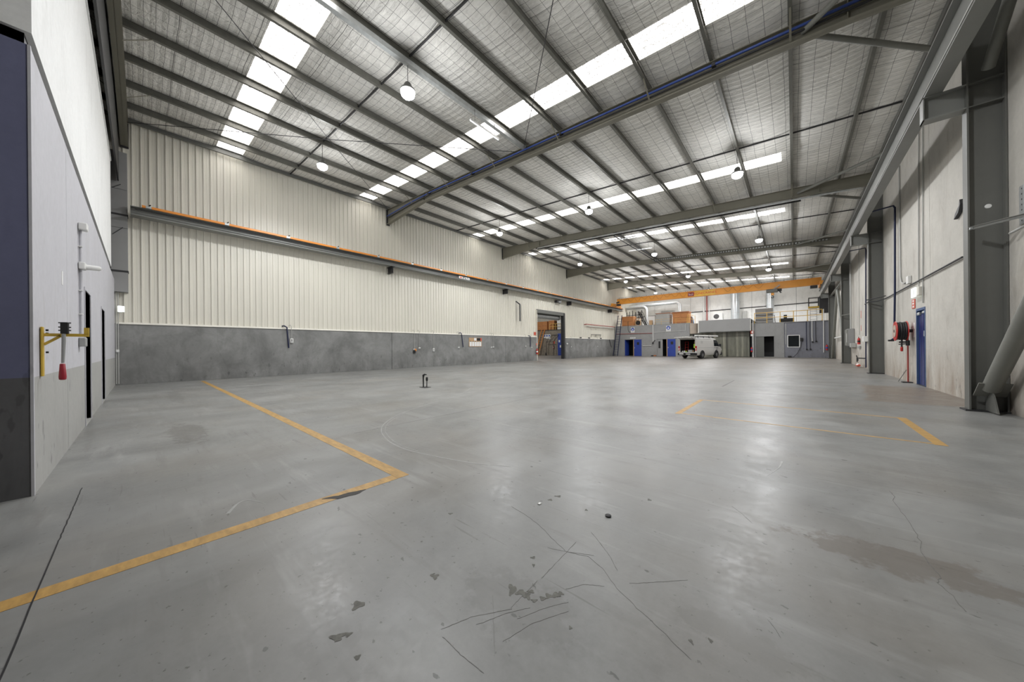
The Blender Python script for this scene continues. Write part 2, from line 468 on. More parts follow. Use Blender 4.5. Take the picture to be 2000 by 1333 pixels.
def text(name, body, m, parent, loc, size, rot, extrude=0.004, align='CENTER'):
    cu = bpy.data.curves.new(name, 'FONT'); cu.body = body; cu.size = size; cu.extrude = extrude
    cu.align_x = align; cu.align_y = 'CENTER'
    cu.materials.append(M[m])
    tmp = bpy.data.objects.new(name + '_tmp', cu); COL.objects.link(tmp)
    me = bpy.data.meshes.new_from_object(tmp.evaluated_get(bpy.context.evaluated_depsgraph_get()))
    bpy.data.objects.remove(tmp)
    me.materials.clear(); me.materials.append(M[m])
    o = bpy.data.objects.new(name, me); COL.objects.link(o)
    o.rotation_euler = rot
    if parent is not None: o.parent = parent; o.location = Vector(loc) - WORLD[parent.name]
    else: o.location = loc
    return o

# ================================================================ FLOOR
floor = struct(box('floor', 'floor', None, -34, 3.2, -11.2, 51, -0.2, 0), 'grey painted concrete warehouse floor with scuffs and stains')
def strip(name, m, pts, w, z=0.0015, t=0.003):
    """flat ribbon on the floor along a polyline"""
    b = MB(); P = [Vector((p[0], p[1], 0)) for p in pts]; L, Rr = [], []
    ws = w if isinstance(w, list) else [w] * len(P)
    for i, p in enumerate(P):
        t0 = (P[min(i + 1, len(P) - 1)] - P[max(i - 1, 0)]).normalized(); n = Vector((-t0.y, t0.x, 0))
        L.append(p + n * ws[i] / 2); Rr.append(p - n * ws[i] / 2)
    b.loft([[(a.x, a.y, z - t), (c.x, c.y, z - t), (c.x, c.y, z), (a.x, a.y, z)] for a, c in zip(L, Rr)])
    return b.build(name, m, floor)
def smooth(pts, n=6):
    out = []
    for i in range(len(pts) - 1):
        p = [Vector((*pts[max(0, min(len(pts) - 1, j))], 0)) for j in (i - 1, i, i + 1, i + 2)]
        for k in range(n):
            t = k / n
            v = 0.5 * ((2 * p[1]) + (p[2] - p[0]) * t + (2 * p[0] - 5 * p[1] + 4 * p[2] - p[3]) * t * t + (3 * p[1] - p[0] - 3 * p[2] + p[3]) * t ** 3)
            out.append((v.x, v.y))
    return out + [tuple(pts[-1])]
def jag(pts, n, amp, seed=1):
    rr = random.Random(seed); out = []
    for a, b in zip(pts, pts[1:]):
        for i in range(n):
            t = i / n
            out.append((a[0] + (b[0] - a[0]) * t + rr.uniform(-amp, amp), a[1] + (b[1] - a[1]) * t + rr.uniform(-amp, amp)))
    return out + [pts[-1]]
strip('marking_line', 'line', [(-17.75, 1.62), (-10, 1.62), (-2.775, 1.62)], 0.115)
strip('marking_line', 'line', [(-2.83, 1.56), (-2.83, 0.3), (-2.83, -3.2)], 0.115)
strip('marking_line', 'line', [(-1.575, 6.28), (-1.565, 8.26)], 0.085)
strip('marking_line', 'line', [(1.31, 6.2), (1.315, 8.15)], 0.105)
strip('marking_line', 'linef', [(-1.6, 6.36), (1.3, 6.25)], 0.05, 0.0012)
strip('marking_line', 'linef', [(-1.58, 8.24), (1.32, 8.11)], 0.06, 0.0012)
strip('control_joint', 'black', jag([(-4.74, -0.345), (-3.5, -0.347), (2.7, -0.34)], 40, 0.0022, 8), 0.0058, 0.0022)
strip('control_joint', 'scratch', jag([(-4.76, 2.0), (-4.75, 7.0), (-4.75, 19.9)], 12, 0.006, 2), 0.010, 0.0008)
strip('control_joint', 'scratch', [(-1.60, 11.3), (-1.56, 13.5)], 0.05, 0.001)
strip('control_joint', 'scratch', [(-18.2, 20.1), (2.3, 20.1)], 0.015, 0.001)
strip('control_joint', 'scratch', jag([(-1.5, 10.16), (-0.49, 10.2), (2.3, 10.12)], 8, 0.015, 6), 0.018, 0.001)
CR = [(0.584, 4.015), (0.592, 3.927), (0.564, 3.79), (0.572, 3.574), (0.578, 3.303), (0.571, 3.107), (0.544, 2.943), (0.545, 2.8), (0.563, 2.697), (0.537, 2.618), (0.56, 2.528), (0.573, 2.418)]
strip('crack', 'scratch', jag(CR, 4, 0.006, 3), [0.002 + 0.0022 * random.random() for _ in range(4 * (len(CR) - 1) + 1)], 0.0012)
CC = [(-1.616, 1.839), (-1.396, 1.794), (-1.252, 1.74), (-1.156, 1.693), (-1.019, 1.635), (-0.894, 1.679), (-0.786, 1.636), (-0.671, 1.548), (-0.548, 1.487), (-0.435, 1.442), (-0.304, 1.376)]
strip('crack', 'scratch', jag(CC, 5, 0.003, 4), [0.0007 + 0.0012 * random.random() for _ in range(5 * (len(CC) - 1) + 1)], 0.001)
for P_, w_ in (([(-1.019, 1.753), (-1.008, 1.536), (-0.998, 1.364)], 0.006), ([(-1.003, 1.336), (-0.998, 1.205), (-0.993, 1.116)], 0.006), ([(-0.999, 1.914), (-0.887, 1.83), (-0.794, 1.752), (-0.722, 1.674)], 0.004),
        ([(-0.635, 1.62), (-0.521, 1.735), (-0.419, 1.836)], 0.003), ([(-1.144, 0.837), (-1.095, 0.962), (-0.985, 1.115)], 0.004), ([(-1.046, 0.948), (-0.988, 1.082), (-0.926, 1.173)], 0.003),
        ([(-1.106, 1.113), (-0.992, 1.001), (-0.888, 0.899)], 0.0018), ([(-0.904, 0.964), (-0.867, 1.114), (-0.781, 1.27)], 0.003), ([(-1.109, 0.819), (-0.991, 0.816), (-0.871, 0.825)], 0.004),
        ([(-0.861, 1.378), (-0.81, 1.466), (-0.725, 1.52)], 0.002), ([(-1.119, 1.595), (-1.019, 1.635), (-0.876, 1.707)], 0.003), ([(-0.355, 2.895), (-0.284, 2.809), (-0.224, 2.71)], 0.003),
        ([(-0.093, 1.793), (-0.066, 1.756), (-0.049, 1.717)], 0.002), ([(-0.931, 1.087), (-0.878, 1.206), (-0.809, 1.316)], 0.002)):
    J_ = jag(P_, 9, 0.0018, int(w_ * 1e5) + len(P_))
    strip('scratch_mark', 'scratch', J_, [w_ * random.uniform(0.1, 0.8) for _ in J_], 0.0009)
ARC = [(-7.404, 6.592), (-6.722, 5.709), (-6.249, 4.753), (-5.95, 4.0), (-5.55, 3.213), (-5.05, 2.635), (-4.6, 2.33), (-4.108, 2.152), (-3.706, 2.08), (-3.364, 2.09), (-2.94, 2.17), (-2.533, 2.281), (-2.156, 2.46)]
strip('scuff_mark', 'scuff', smooth(ARC), 0.014, 0.0008)
strip('scuff_mark', 'scuff', smooth([(x + 0.03, y + 0.045) for x, y in ARC[4:10]]), 0.008, 0.0008)
strip('scuff_mark', 'scuff', smooth([(-3.113, 0.638), (-3.30, 0.57), (-3.30, 0.50), (-3.148, 0.416)]), [0.002 + 0.0011 * i for i in range(19)], 0.0008)
strip('scuff_mark', 'scuff', [(0.95, 3.1), (1.3, 3.45)], [0.001, 0.014], 0.0008)
strip('scuff_mark', 'scuff', smooth([(-0.2, 3.75), (-0.12, 4.1), (-0.1, 4.35)]), [0.001 + 0.0015 * i for i in range(13)], 0.0008)
strip('paint_chip', 'crack', jag([(-2.86, 0.95), (-2.80, 1.05), (-2.77, 1.17), (-2.77, 1.26)], 3, 0.006, 9), [0.008, 0.03, 0.05, 0.065, 0.07, 0.072, 0.07, 0.055, 0.03, 0.008], 0.002)
FLK = [(-1.064, 1.205, 0.023, 0.043), (-1.016, 1.219, 0.033, 0.022), (-0.979, 1.221, 0.022, 0.026), (-0.984, 1.255, 0.02, 0.013), (-0.937, 1.219, 0.018, 0.012), (-0.913, 1.256, 0.017, 0.016), (-0.9, 1.288, 0.022, 0.019), (-0.877, 1.316, 0.022, 0.022), (-0.866, 1.338, 0.016, 0.013), (-1.132, 1.466, 0.017, 0.014), (-1.09, 1.416, 0.008, 0.016), (-1.431, 1.012, 0.023, 0.024), (-1.451, 1.01, 0.013, 0.019), (-0.729, 1.201, 0.008, 0.01), (-1.548, 0.664, 0.03, 0.03), (-1.443, 0.534, 0.035, 0.023), (-1.423, 0.567, 0.018, 0.014), (-1.29, 0.548, 0.014, 0.014), (-0.323, 1.462, 0.009, 0.016), (-0.264, 1.518, 0.009, 0.013), (-1.888, 1.472, 0.018, 0.014), (-1.454, 2.114, 0.02, 0.017), (-1.442, 2.205, 0.029, 0.018), (-0.862, 2.609, 0.016, 0.018), (-1.161, 2.15, 0.011, 0.016)]
rf = random.Random(11)
for fx, fy, ra, rb in FLK:
    n_ = 20; ang = YAW; pts_ = []
    for k in range(n_):
        a_ = 2 * PI * k / n_; m_ = 0.8 + 0.25 * math.sin(3 * a_ + fx * 40) + rf.uniform(-0.15, 0.15)
        u_, v_ = math.cos(a_) * ra * m_, math.sin(a_) * rb * m_
        pts_.append((fx + u_ * math.cos(ang) - v_ * math.sin(ang), fy + u_ * math.sin(ang) + v_ * math.cos(ang)))
    MB().prism(pts_, 'Z', -0.002, 0.0005 + rf.random() * 0.0006).build('paint_flake', 'flake', floor)

# ================================================================ LEFT WALL: ribbed cladding over a concrete dado
OPEN_Y0, OPEN_Y1, OPEN_Z = 24.65, 29.5, 4.78
ZD = 2.24
def rib_profile(y0, y1):
    P, pitch, ph = [], 0.2135, -0.173
    k = math.floor((y0 - ph) / pitch)
    y = ph + k * pitch
    while y < y1:
        for dy, dx in ((0.0, 0.0), (0.007, 0.038), (0.036, 0.038), (0.046, 0.0), (0.115, 0.0), (0.119, 0.005), (0.127, 0.005), (0.131, 0.0)):
            if y0 <= y + dy <= y1: P.append((y + dy, dx))
        y += pitch
    P = [(y0, 0.0)] + P + [(y1, 0.0)]
    return P
def cladding(b, y0, y1, z0, z1, x=-18.40):
    P = rib_profile(y0, y1)
    b.loft([[(x + dx, y, z) for y, dx in P] for z in (z0, z1)], cap=False, closed=False)
cl = MB()
cladding(cl, -11.2, OPEN_Y0, ZD - 0.02, OPEN_Z)
cladding(cl, OPEN_Y1, Y_FAR, ZD - 0.02, OPEN_Z)
cladding(cl, -11.2, Y_FAR, OPEN_Z, 9.85)
wall_left = struct(cl.build('wall_left', 'clad', None), 'cream vertical ribbed metal wall above a grey concrete dado')
# opaque backing so that no daylight leaks between the ribs
for r in rects_minus((-11.2, Y_FAR, 0, 9.9), [(OPEN_Y0, OPEN_Y1, -1, OPEN_Z)]):
    box('wall_lining', 'dark', wall_left, -18.55, -18.41, r[0], r[1], r[2], r[3])
for a, b in ((-11.2, 9.97), (9.99, 20.19), (20.21, OPEN_Y0 + 0.1), (OPEN_Y1, 30.3), (30.32, 40.4), (40.42, Y_FAR)):
    MB().bbox(-18.405, XL, a, b, 0, ZD - 0.045, 0.008).build('concrete_panel', 'dado', wall_left)
for a, b in ((-0.55, OPEN_Y0), (OPEN_Y1, 42.2)):
    MB().prism([(-18.40, ZD - 0.045), (-18.27, ZD - 0.045), (-18.27, ZD - 0.03), (-18.372, ZD + 0.03), (-18.40, ZD + 0.03)], 'Y', a, b).build('flashing', 'flash', wall_left)
# opening frame
op = sroot('trim_1', (-18.3, (OPEN_Y0 + OPEN_Y1) / 2, 0), 'dark steel frame of the roller door opening in the left wall')
box('jamb', 'clad', op, -18.56, -18.26, OPEN_Y0 - 0.06, OPEN_Y0, 0, OPEN_Z)
box('jamb', 'dark', op, -18.56, -18.2, OPEN_Y1 - 0.28, OPEN_Y1, 0, OPEN_Z)
box('head_beam', 'col', op, -18.9, -18.22, OPEN_Y0, OPEN_Y1, OPEN_Z - 0.26, OPEN_Z + 0.06)
MB().cyl((-18.85, OPEN_Y0, OPEN_Z - 0.45), (-18.85, OPEN_Y1 - 0.28, OPEN_Z - 0.45), 0.24, 16).build('door_roll', 'galv', op, True)

# ================================================================ RIGHT WALL: tilt-up concrete panels
JR = [-11.2, -1.3, 3.8, 8.88, 13.96, 16.87, 21.95, 27.0, 32.1, 37.2, 42.3, Y_FAR]
DOORR = (14.40, 15.27, -1, 2.25)
wall_right = sroot('wall_right', (XR, 20, 0), 'pale tilt-up concrete wall panels on the right side')
for a, b in zip(JR, JR[1:]):
    holes = [DOORR] if a < 15 < b else []
    bm_ = MB()
    for r in rects_minus((a + 0.008, b - 0.008, 0, 8.75), holes): bm_.box(XR, XR + 0.18, r[0], r[1], r[2], r[3])
    bm_.build('concrete_panel', 'tilt', wall_right)
    box('joint_sealant', 'crack', wall_right, XR + 0.02, XR + 0.16, b - 0.012, b + 0.012, 0, 8.75)
box('wall_backing', 'dark', wall_right, XR + 0.9, XR + 1.0, -11.2, Y_FAR, 0, 9)
box('wall_backing', 'dark', wall_right, XR + 0.18, XR + 1.0, -11.2, Y_FAR, 8.7, 8.9)

# ================================================================ FAR WALL and the wall behind the camera
JF = [-34, -18.4, -15.6, -10.83, -9.0, -3.94, 0.26, 3.0]
wall_far = sroot('wall_far', (-8, Y_FAR, 0), 'white-grey concrete panel wall at the far end')
for a, b in zip(JF, JF[1:]):
    box('concrete_panel', 'farwall', wall_far, a + 0.012, b - 0.012, Y_FAR, Y_FAR + 0.2, 0, 10)
    box('joint_sealant', 'crack', wall_far, b - 0.02, b + 0.02, Y_FAR + 0.03, Y_FAR + 0.15, 0, 10)
struct(box('wall_behind', 'tilt', None, -18.5, 3.0, -11.4, -11.2, 0, 10.2), 'plain wall behind the viewer')

# ================================================================ OFFICE BLOCK on the left (two doors)
XK = -4.80
OD = [(-9.56, -8.66, -1, 2.21), (-13.1, -12.1, -1, 2.21)]
off = sroot('wall_office', (-10, Y_OFF, 0), 'painted office block wall in white, lilac and grey with two dark doorways')
bm1, bm2 = MB(), MB()
SPL = -6.775
for (a, b) in ((-18.3, SPL - 0.006), (SPL + 0.006, XK - 0.012)):
    lo, mi = MB(), MB()
    for r in rects_minus((a, b, 0, 0.99), OD): lo.box(r[0], r[1], Y_OFF - 0.16, Y_OFF, r[2], r[3])
    for r in rects_minus((a, b, 0.99, 3.77), OD): mi.box(r[0], r[1], Y_OFF - 0.16, Y_OFF, r[2], r[3])
    lo.build('lower_panel', 'office_lo', off); mi.build('middle_panel', 'office_mid', off)
box('shadow_gap', 'dark', off, -16.15, XK - 0.03, Y_OFF - 0.14, Y_OFF - 0.03, 3.77, 3.87)
box('upper_panel', 'office_hi', off, -16.15, XK + 0.01, Y_OFF - 0.16, Y_OFF + 0.01, 3.87, 7.2)
box('capping', 'office_hi', off, -16.15, XK + 0.03, Y_OFF - 0.18, Y_OFF + 0.03, 7.2, 7.26)
# return face running back beside the viewer
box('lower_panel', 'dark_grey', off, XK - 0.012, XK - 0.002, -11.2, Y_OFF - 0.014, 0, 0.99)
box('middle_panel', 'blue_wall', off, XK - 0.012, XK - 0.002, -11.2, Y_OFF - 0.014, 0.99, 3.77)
MB().box(XK - 0.03, XK + 0.003, Y_OFF - 0.013, Y_OFF + 0.003, 0, 3.77).build('corner_bead', 'office_mid', off)
box('shadow_gap', 'dark', off, XK - 0.14, XK - 0.03, -11.2, Y_OFF - 0.03, 3.77, 3.87)
box('upper_panel', 'office_hi', off, XK - 0.16, XK + 0.01, -11.2, Y_OFF - 0.16, 3.87, 7.2)
# the block's inside: dark, unlit
box('inner_ceiling', 'dark', off, -18.3, XK - 0.16, -11.2, Y_OFF - 0.16, 3.9, 4.0)
box('dark_void_sheet', 'dark', off, -18.05, XK - 0.16, -0.50, -0.46, 7.27, 9.75)  # dark sheet added to stand for the unlit void above the office
box('inner_partition', 'dark', off, -18.3, XK - 0.16, -3.4, -3.3, 0, 3.9)
for i, (a, b, _, h) in enumerate(OD):
    d = sroot('door_%d' % (i + 1), ((a + b) / 2, Y_OFF, 0), 'dark doorway in the office wall, %s one from the corner' % ('near' if i == 0 else 'far'))
    box('frame', 'office_mid', d, a - 0.045, a, Y_OFF - 0.15, Y_OFF + 0.012, 0, h + 0.045)
    box('frame', 'office_mid', d, b, b + 0.045, Y_OFF - 0.15, Y_OFF + 0.012, 0, h + 0.045)
    box('frame', 'office_mid', d, a, b, Y_OFF - 0.15, Y_OFF + 0.012, h, h + 0.045)
    lf = box('door_leaf', 'dark', d, a + 0.01, b - 0.01, Y_OFF - 0.14, Y_OFF - 0.10, 0.01, h - 0.01)
    box('threshold', 'office_lo', d, a, b, Y_OFF - 0.16, Y_OFF + 0.01, 0, 0.012)
    MB().cyl((a + 0.1, Y_OFF - 0.1, 1.02), (a + 0.1, Y_OFF - 0.05, 1.02), 0.025, 10).build('knob', 'galv', lf, True)
# grey sheet-metal column casing in the corner
cs = thing('column_casing', 'grey sheet metal casing around the corner column above the office', 'casing', (-18.25, -0.46, 3.34))
for z0, z1 in ((3.34, 4.05), (4.06, 5.62), (5.63, 7.0), (7.01, 8.35)):
    MB().bbox(-18.4, -18.1, -0.66, -0.27, z0, z1, 0.006).build('casing_panel', 'fascia', cs)
for z in (4.08, 6.1):
    box('band', 'dark', cs, -18.4, -18.085, -0.675, -0.255, z - 0.03, z + 0.03)
MB().bar((-18.095, -0.62, 5.35), (-18.095, -0.38, 5.65), 0.012, 0.02).build('seam', 'dark', cs)
MB().bar((-18.095, -0.62, 7.0), (-18.095, -0.42, 7.18), 0.012, 0.02).build('seam', 'dark', cs)
for dy, c in ((-0.62, 'cond'), (-0.57, 'cond')):
    tag(MB().tube([(-18.2, dy + 0.06, 0.05), (-18.2, dy + 0.06, 3.34)], 0.014, 8).build('conduit_pipe', c, None, True),
        'thin grey conduit in the office corner, %s the wall joint' % ('left of' if dy < -0.6 else 'right of'), 'pipe')
e = thing('exit_light', 'white wall light box in the corner beside the office wall', 'light', (-18.1, -0.45, 2.65))
box('housing', 'white', e, -18.28, -18.15, -0.50, -0.42, 2.6, 2.85)
box('diffuser', 'exit', e, -18.15, -18.12, -0.52, -0.36, 2.62, 2.83)
tag(MB().bbox(-18.2, -18.12, -0.57, -0.49, 1.18, 1.27, 0.01).build('junction_box', 'white', None), 'small cream switch box low in the office corner', 'switch')

# ================================================================ CEILING: foil blanket, translucent sheets, purlins
ceiling = sroot('ceiling', (-8, 20, 9.2), 'foil insulated metal roof with wire mesh and translucent sheets')
rb = MB()
cuts = sorted([-11.2, Y_FAR] + [v for s_ in SKY for v in s_])
for i in range(0, len(cuts) - 1, 2):
    y0, y1 = cuts[i], cuts[i + 1]
    rb.loft([[(x, y, roof_z(x) + dz) for y, dz in ((y0, 0.05), (y1, 0.05), (y1, 0.1), (y0, 0.1))] for x in (-18.6, 3.9)])
for a, b in SKY:
    rb.loft([[(x, y, roof_z(x) + dz) for y, dz in ((a, 0.05), (b, 0.05), (b, 0.1), (a, 0.1))] for x in (-0.32, 3.9)])
rb.build('roof_deck', 'galv', ceiling)
def blanket(x0, x1, y0, y1):
    nx, ny = (7 if x1 - x0 > 0.6 else 2), max(2, int((y1 - y0) / 0.34))
    g = MB(); n = len(g.v)
    for i in range(nx + 1):
        t = i / nx; x = x0 + (x1 - x0) * t
        bulge = math.sin(PI * t) ** 0.75 if 0 < t < 1 else 0
        for j in range(ny + 1):
            y = y0 + (y1 - y0) * j / ny
            near = min(min(abs(y - a), abs(y - b)) for a, b in SKY)
            prof = 0.015 + (0.02 + 0.085 * min(1, near / 0.7)) * bulge
            w = noise.noise((x * 1.3, y * 1.9, 3.1)) * 0.02 + noise.noise((x * 4.1, y * 3.3, 7.7)) * 0.012
            edge = min(1, 4 * t, 4 * (1 - t))
            g.v.append(Vector((x, y, roof_z(x) - prof + w * edge)))
    for i in range(nx):
        for j in range(ny):
            a = n + i * (ny + 1) + j
            g.f.append((a, a + 1, a + ny + 2, a + ny + 1))
    return g.build('insulation_blanket', 'foil', ceiling, True)
ycut = sorted([-11.2, Y_FAR] + YR + [v for s_ in SKY for v in s_])
for x0, x1 in zip([-18.5] + EDGE[1:-1], EDGE[1:-1] + [2.9]):
    for y0, y1 in zip(ycut, ycut[1:]):
        sky = any(abs(y0 - a) < 1e-6 for a, b in SKY)
        if sky and x1 <= -0.04:
            xe = x1 if x1 < -0.5 else -0.32
            g = MB(); n = 13
            prof = []
            for k in range(n + 1):
                y = y0 + (y1 - y0) * k / n
                prof.append((y, 0.0 if k % 3 else 0.028))
            g.loft([[(x, y, roof_z(x) + dz) for y, dz in prof] for x in (x0, xe)], cap=False, closed=False)
            g.build('skylight_sheet', 'sky', ceiling)
            for yy in (y0, y1):
                g = MB().quad((x0, yy, roof_z(x0) - 0.04), (xe, yy, roof_z(xe) - 0.04), (xe, yy, roof_z(xe) + 0.06), (x0, yy, roof_z(x0) + 0.06))
                g.build('sheet_edge', 'foil', ceiling)
            if xe > x1 - 1e-6: continue
            if xe != x1: blanket(xe, x1, y0, y1)
        else:
            blanket(x0, x1, y0, y1)
# bridging bars between purlins at mid-bay
for yb in [4.78 + BAY * k for k in range(-1, 5)]:
    for xa, xb in zip(EDGE[:-1], EDGE[1:]):
        za, zb = purl_bot(xa) + 0.10, purl_bot(xb) + 0.10
        MB().bar((xa + 0.08, yb, za), (xb - 0.01, yb, zb), 0.035, 0.045).build('bridging_bar', 'dark', ceiling)
# purlins: channel section, open towards the right wall
for i, x in enumerate(EDGE):
    z = purl_bot(x); edge_ = i in (0, len(EDGE) - 1)
    d = 0.235; w = 0.078
    P = [(x, z), (x + w, z), (x + w, z + 0.024), (x + w - 0.006, z + 0.024), (x + w - 0.006, z + 0.006), (x + 0.006, z + 0.006), (x + 0.006, z + d - 0.006),
         (x + w - 0.006, z + d - 0.006), (x + w - 0.006, z + d - 0.024), (x + w, z + d - 0.024), (x + w, z + d), (x, z + d)]
    p = MB().prism(P, 'Y', -11.2, Y_FAR).build('roof_purlin', 'col' if edge_ else 'purlin', None)
    tag(p, ('dark eave purlin running along the top of the left wall' if i == 0 else 'dark eave purlin running along the top of the right wall') if edge_
        else 'galvanised roof purlin, %s one counted from the ribbed left wall' % ORD[i - 1], 'purlin', 'roof purlins')

# ================================================================ RAFTERS
def rafter(y, k):
    names = ['over the office block', 'nearest of those crossing the view, carrying a blue pipe', 'second ahead, with a cable tray under it',
             'third ahead, with a perforated tray on its side', 'farthest, just before the orange crane']
    r = thing('roof_rafter', 'olive steel roof rafter, %s' % names[k], 'rafter', (-8, y, 8.3), 'roof rafters')
    xe0, xe1 = -18.35, 2.75
    bot = [(xe0, 8.69), (-14.5, raf_bot(-14.5)), (0.9, raf_bot(0.9)), (xe1, 7.80)]
    top = [(xe1, purl_bot(xe1)), (xe0, purl_bot(xe0))]
    MB().prism(bot + top, 'Y', y - 0.006, y + 0.006).build('web', 'rafter', r)
    b = MB()
    for (xa, za), (xb, zb) in zip(bot, bot[1:]):
        b.loft([[(x, y + s * 0.095, z + dz) for s, dz in ((-1, 0), (1, 0), (1, 0.018), (-1, 0.018))] for x, z in ((xa, za), (xb, zb))])
    b.build('bottom_flange', 'rafter', r)
    MB().loft([[(x, y + s * 0.095, z + dz) for s, dz in ((-1, -0.018), (1, -0.018), (1, 0), (-1, 0))] for x, z in ((xe0, purl_bot(xe0)), (xe1, purl_bot(xe1)))]).build('top_flange', 'rafter', r)
    for x in (-14.5, 0.9):
        box('stiffener', 'rafter', r, x - 0.008, x + 0.008, y - 0.09, y + 0.09, raf_bot(x), purl_bot(x))
    box('end_plate', 'dark', r, xe0 - 0.0, xe0 + 0.025, y - 0.1, y + 0.1, 8.62, purl_bot(xe0))
    for x in PURL[1::2]:
        for s in ((-1,) if k == 1 else (-1, 1)):
            MB().bar((x + 0.04, y + s * 0.62, purl_bot(x) + 0.02), (x + 0.04, y + s * 0.08, raf_bot(x) + 0.05), 0.04, 0.008).build('fly_brace', 'rafter', r)
    return r
RAF = [rafter(y, k) for k, y in enumerate(YR)]
# diagonal tube struts from each rafter out to the right eave
for k, y in enumerate(YR):
    for s in (-1, 1):
        if k == 0 and s < 0: continue
        z = raf_bot(0.2) + 0.18
        o = MB().cyl((0.2, y + s * 0.03, z), (2.55, y + s * 2.42, z - 0.14), 0.062, 12).build('eave_strut', 'strut', None, True)
        tag(o, 'diagonal steel strut on the %s side of the %s rafter, meeting the right eave' % ('near' if s < 0 else 'far', ['office', 'nearest', 'second', 'third', 'farthest'][k]), 'brace', 'eave struts')
# thin cross bracing rods in the first bay
for a, b, t in (((-8.1, -0.33), (-18.1, 9.75), 'from the office rafter to the left wall'), ((-18.1, -0.33), (-8.1, 9.75), 'from the left office corner to the middle of the nearest rafter'),
                ((2.4, -0.33), (-7.8, 9.75), 'from above the viewer to the middle of the nearest rafter'), ((-8.1, -0.33), (2.4, 9.75), 'overhead towards the right end of the nearest rafter')):
    o = MB().tube([(a[0], a[1], 8.4 - 0.0585 * a[0]), ((a[0] + b[0]) / 2, (a[1] + b[1]) / 2, 8.33 - 0.0585 * (a[0] + b[0]) / 2), (b[0], b[1], 8.4 - 0.0585 * b[0])], 0.011, 6).build('bracing_rod', 'dark', None)
    tag(o, 'thin roof bracing rod ' + t, 'rod', 'bracing rods')
# services on the rafters
yr = YR[1]
bp = thing('air_pipe', 'blue compressed air pipe clipped along the nearest rafter', 'pipe', (-8, yr - 0.13, 8.8))
pts = [(-18.2, yr - 0.12, 9.12), (-16.9, yr - 0.13, 9.14), (-15.5, yr - 0.13, 9.16)] + [(x, yr - 0.13, raf_bot(x) + 0.27) for x in (-13.8, -8, 0, 2.3)]
MB().tube(pts, 0.032, 10).build('pipe', 'pipeblue', bp, True)
for x in (-14, -10.7, -6.1, -1.5):
    box('clip', 'dark', bp, x - 0.04, x + 0.04, yr - 0.175, yr - 0.005, raf_bot(x) + 0.22, raf_bot(x) + 0.32)
tag(MB().tube([(p[0], p[1] + 0.005, p[2] - 0.11) for p in pts], 0.024, 8).build('cable_pipe', 'black', None, True), 'black cable pipe running just under the blue air pipe', 'pipe')
def tray(name, label, a, b, w, n, m='dark', cat='cable tray'):
    a, b = Vector(a), Vector(b); t = (b - a).normalized(); s = t.cross(Vector((0, 0, 1))).normalized()
    o = thing(name, label, cat, a)
    for k in (-1, 1): MB().bar(a + s * k * w / 2, b + s * k * w / 2, 0.014, 0.07).build('side_rail', m, o)
    L = (b - a).length
    for i in range(n):
        p = a + t * L * (i + 0.5) / n
        MB().bar(p - s * w / 2, p + s * w / 2, 0.035, 0.012).build('rung', m, o)
    return o
tray('cable_tray', 'dark ladder cable tray hung beneath the second rafter', (-15, YR[2] + 0.26, raf_bot(-15) - 0.06), (0.3, YR[2] + 0.26, raf_bot(0.3) - 0.06), 0.24, 44)
tag(MB().tube([(-14.8, YR[2] + 0.1, raf_bot(-14.8) - 0.06), (2.2, YR[2] + 0.1, raf_bot(2.2) - 0.06)], 0.045, 8).build('service_pipe', 'galv', None, True), 'pale service pipe along the underside of the second rafter', 'pipe')
ct = tray('cable_tray', 'dark ladder cable tray running lengthwise from the second rafter to the crane', (-8.6, YR[2] + 0.2, 8.42), (-8.6, 41, 8.42), 0.32, 48)
for i in range(7):
    y = YR[2] + 1.5 + i * 2.9
    MB().cyl((-8.6, y, 8.42), (-8.6, y, 9.05), 0.008, 6).build('hanger_rod', 'dark', ct)
pt = thing('cable_tray', 'perforated galvanised cable tray along the side of the third rafter', 'cable tray', (-4, YR[3] - 0.16, 8.5))
for x in [-9.4 + 0.17 * i for i in range(66)]:
    MB().bar((x, YR[3] - 0.15, raf_bot(x) + 0.26), (x + 0.09, YR[3] - 0.15, raf_bot(x + 0.09) + 0.26), 0.012, 0.10).build('tray_web', 'galv', pt)
MB().bar((-9.4, YR[3] - 0.14, raf_bot(-9.4) + 0.31), (1.9, YR[3] - 0.14, raf_bot(1.9) + 0.31), 0.1, 0.012).build('side_rail', 'col', pt)
MB().bar((-9.4, YR[3] - 0.14, raf_bot(-9.4) + 0.2), (1.9, YR[3] - 0.14, raf_bot(1.9) + 0.2), 0.1, 0.012).build('side_rail', 'col', pt)
tag(MB().box(-7.80, -7.68, 0.5, YR[1] - 0.1, 8.80, 8.93).build('cable_duct', 'galv', None), 'square galvanised cable duct fixed under a purlin in the first bay', 'duct')

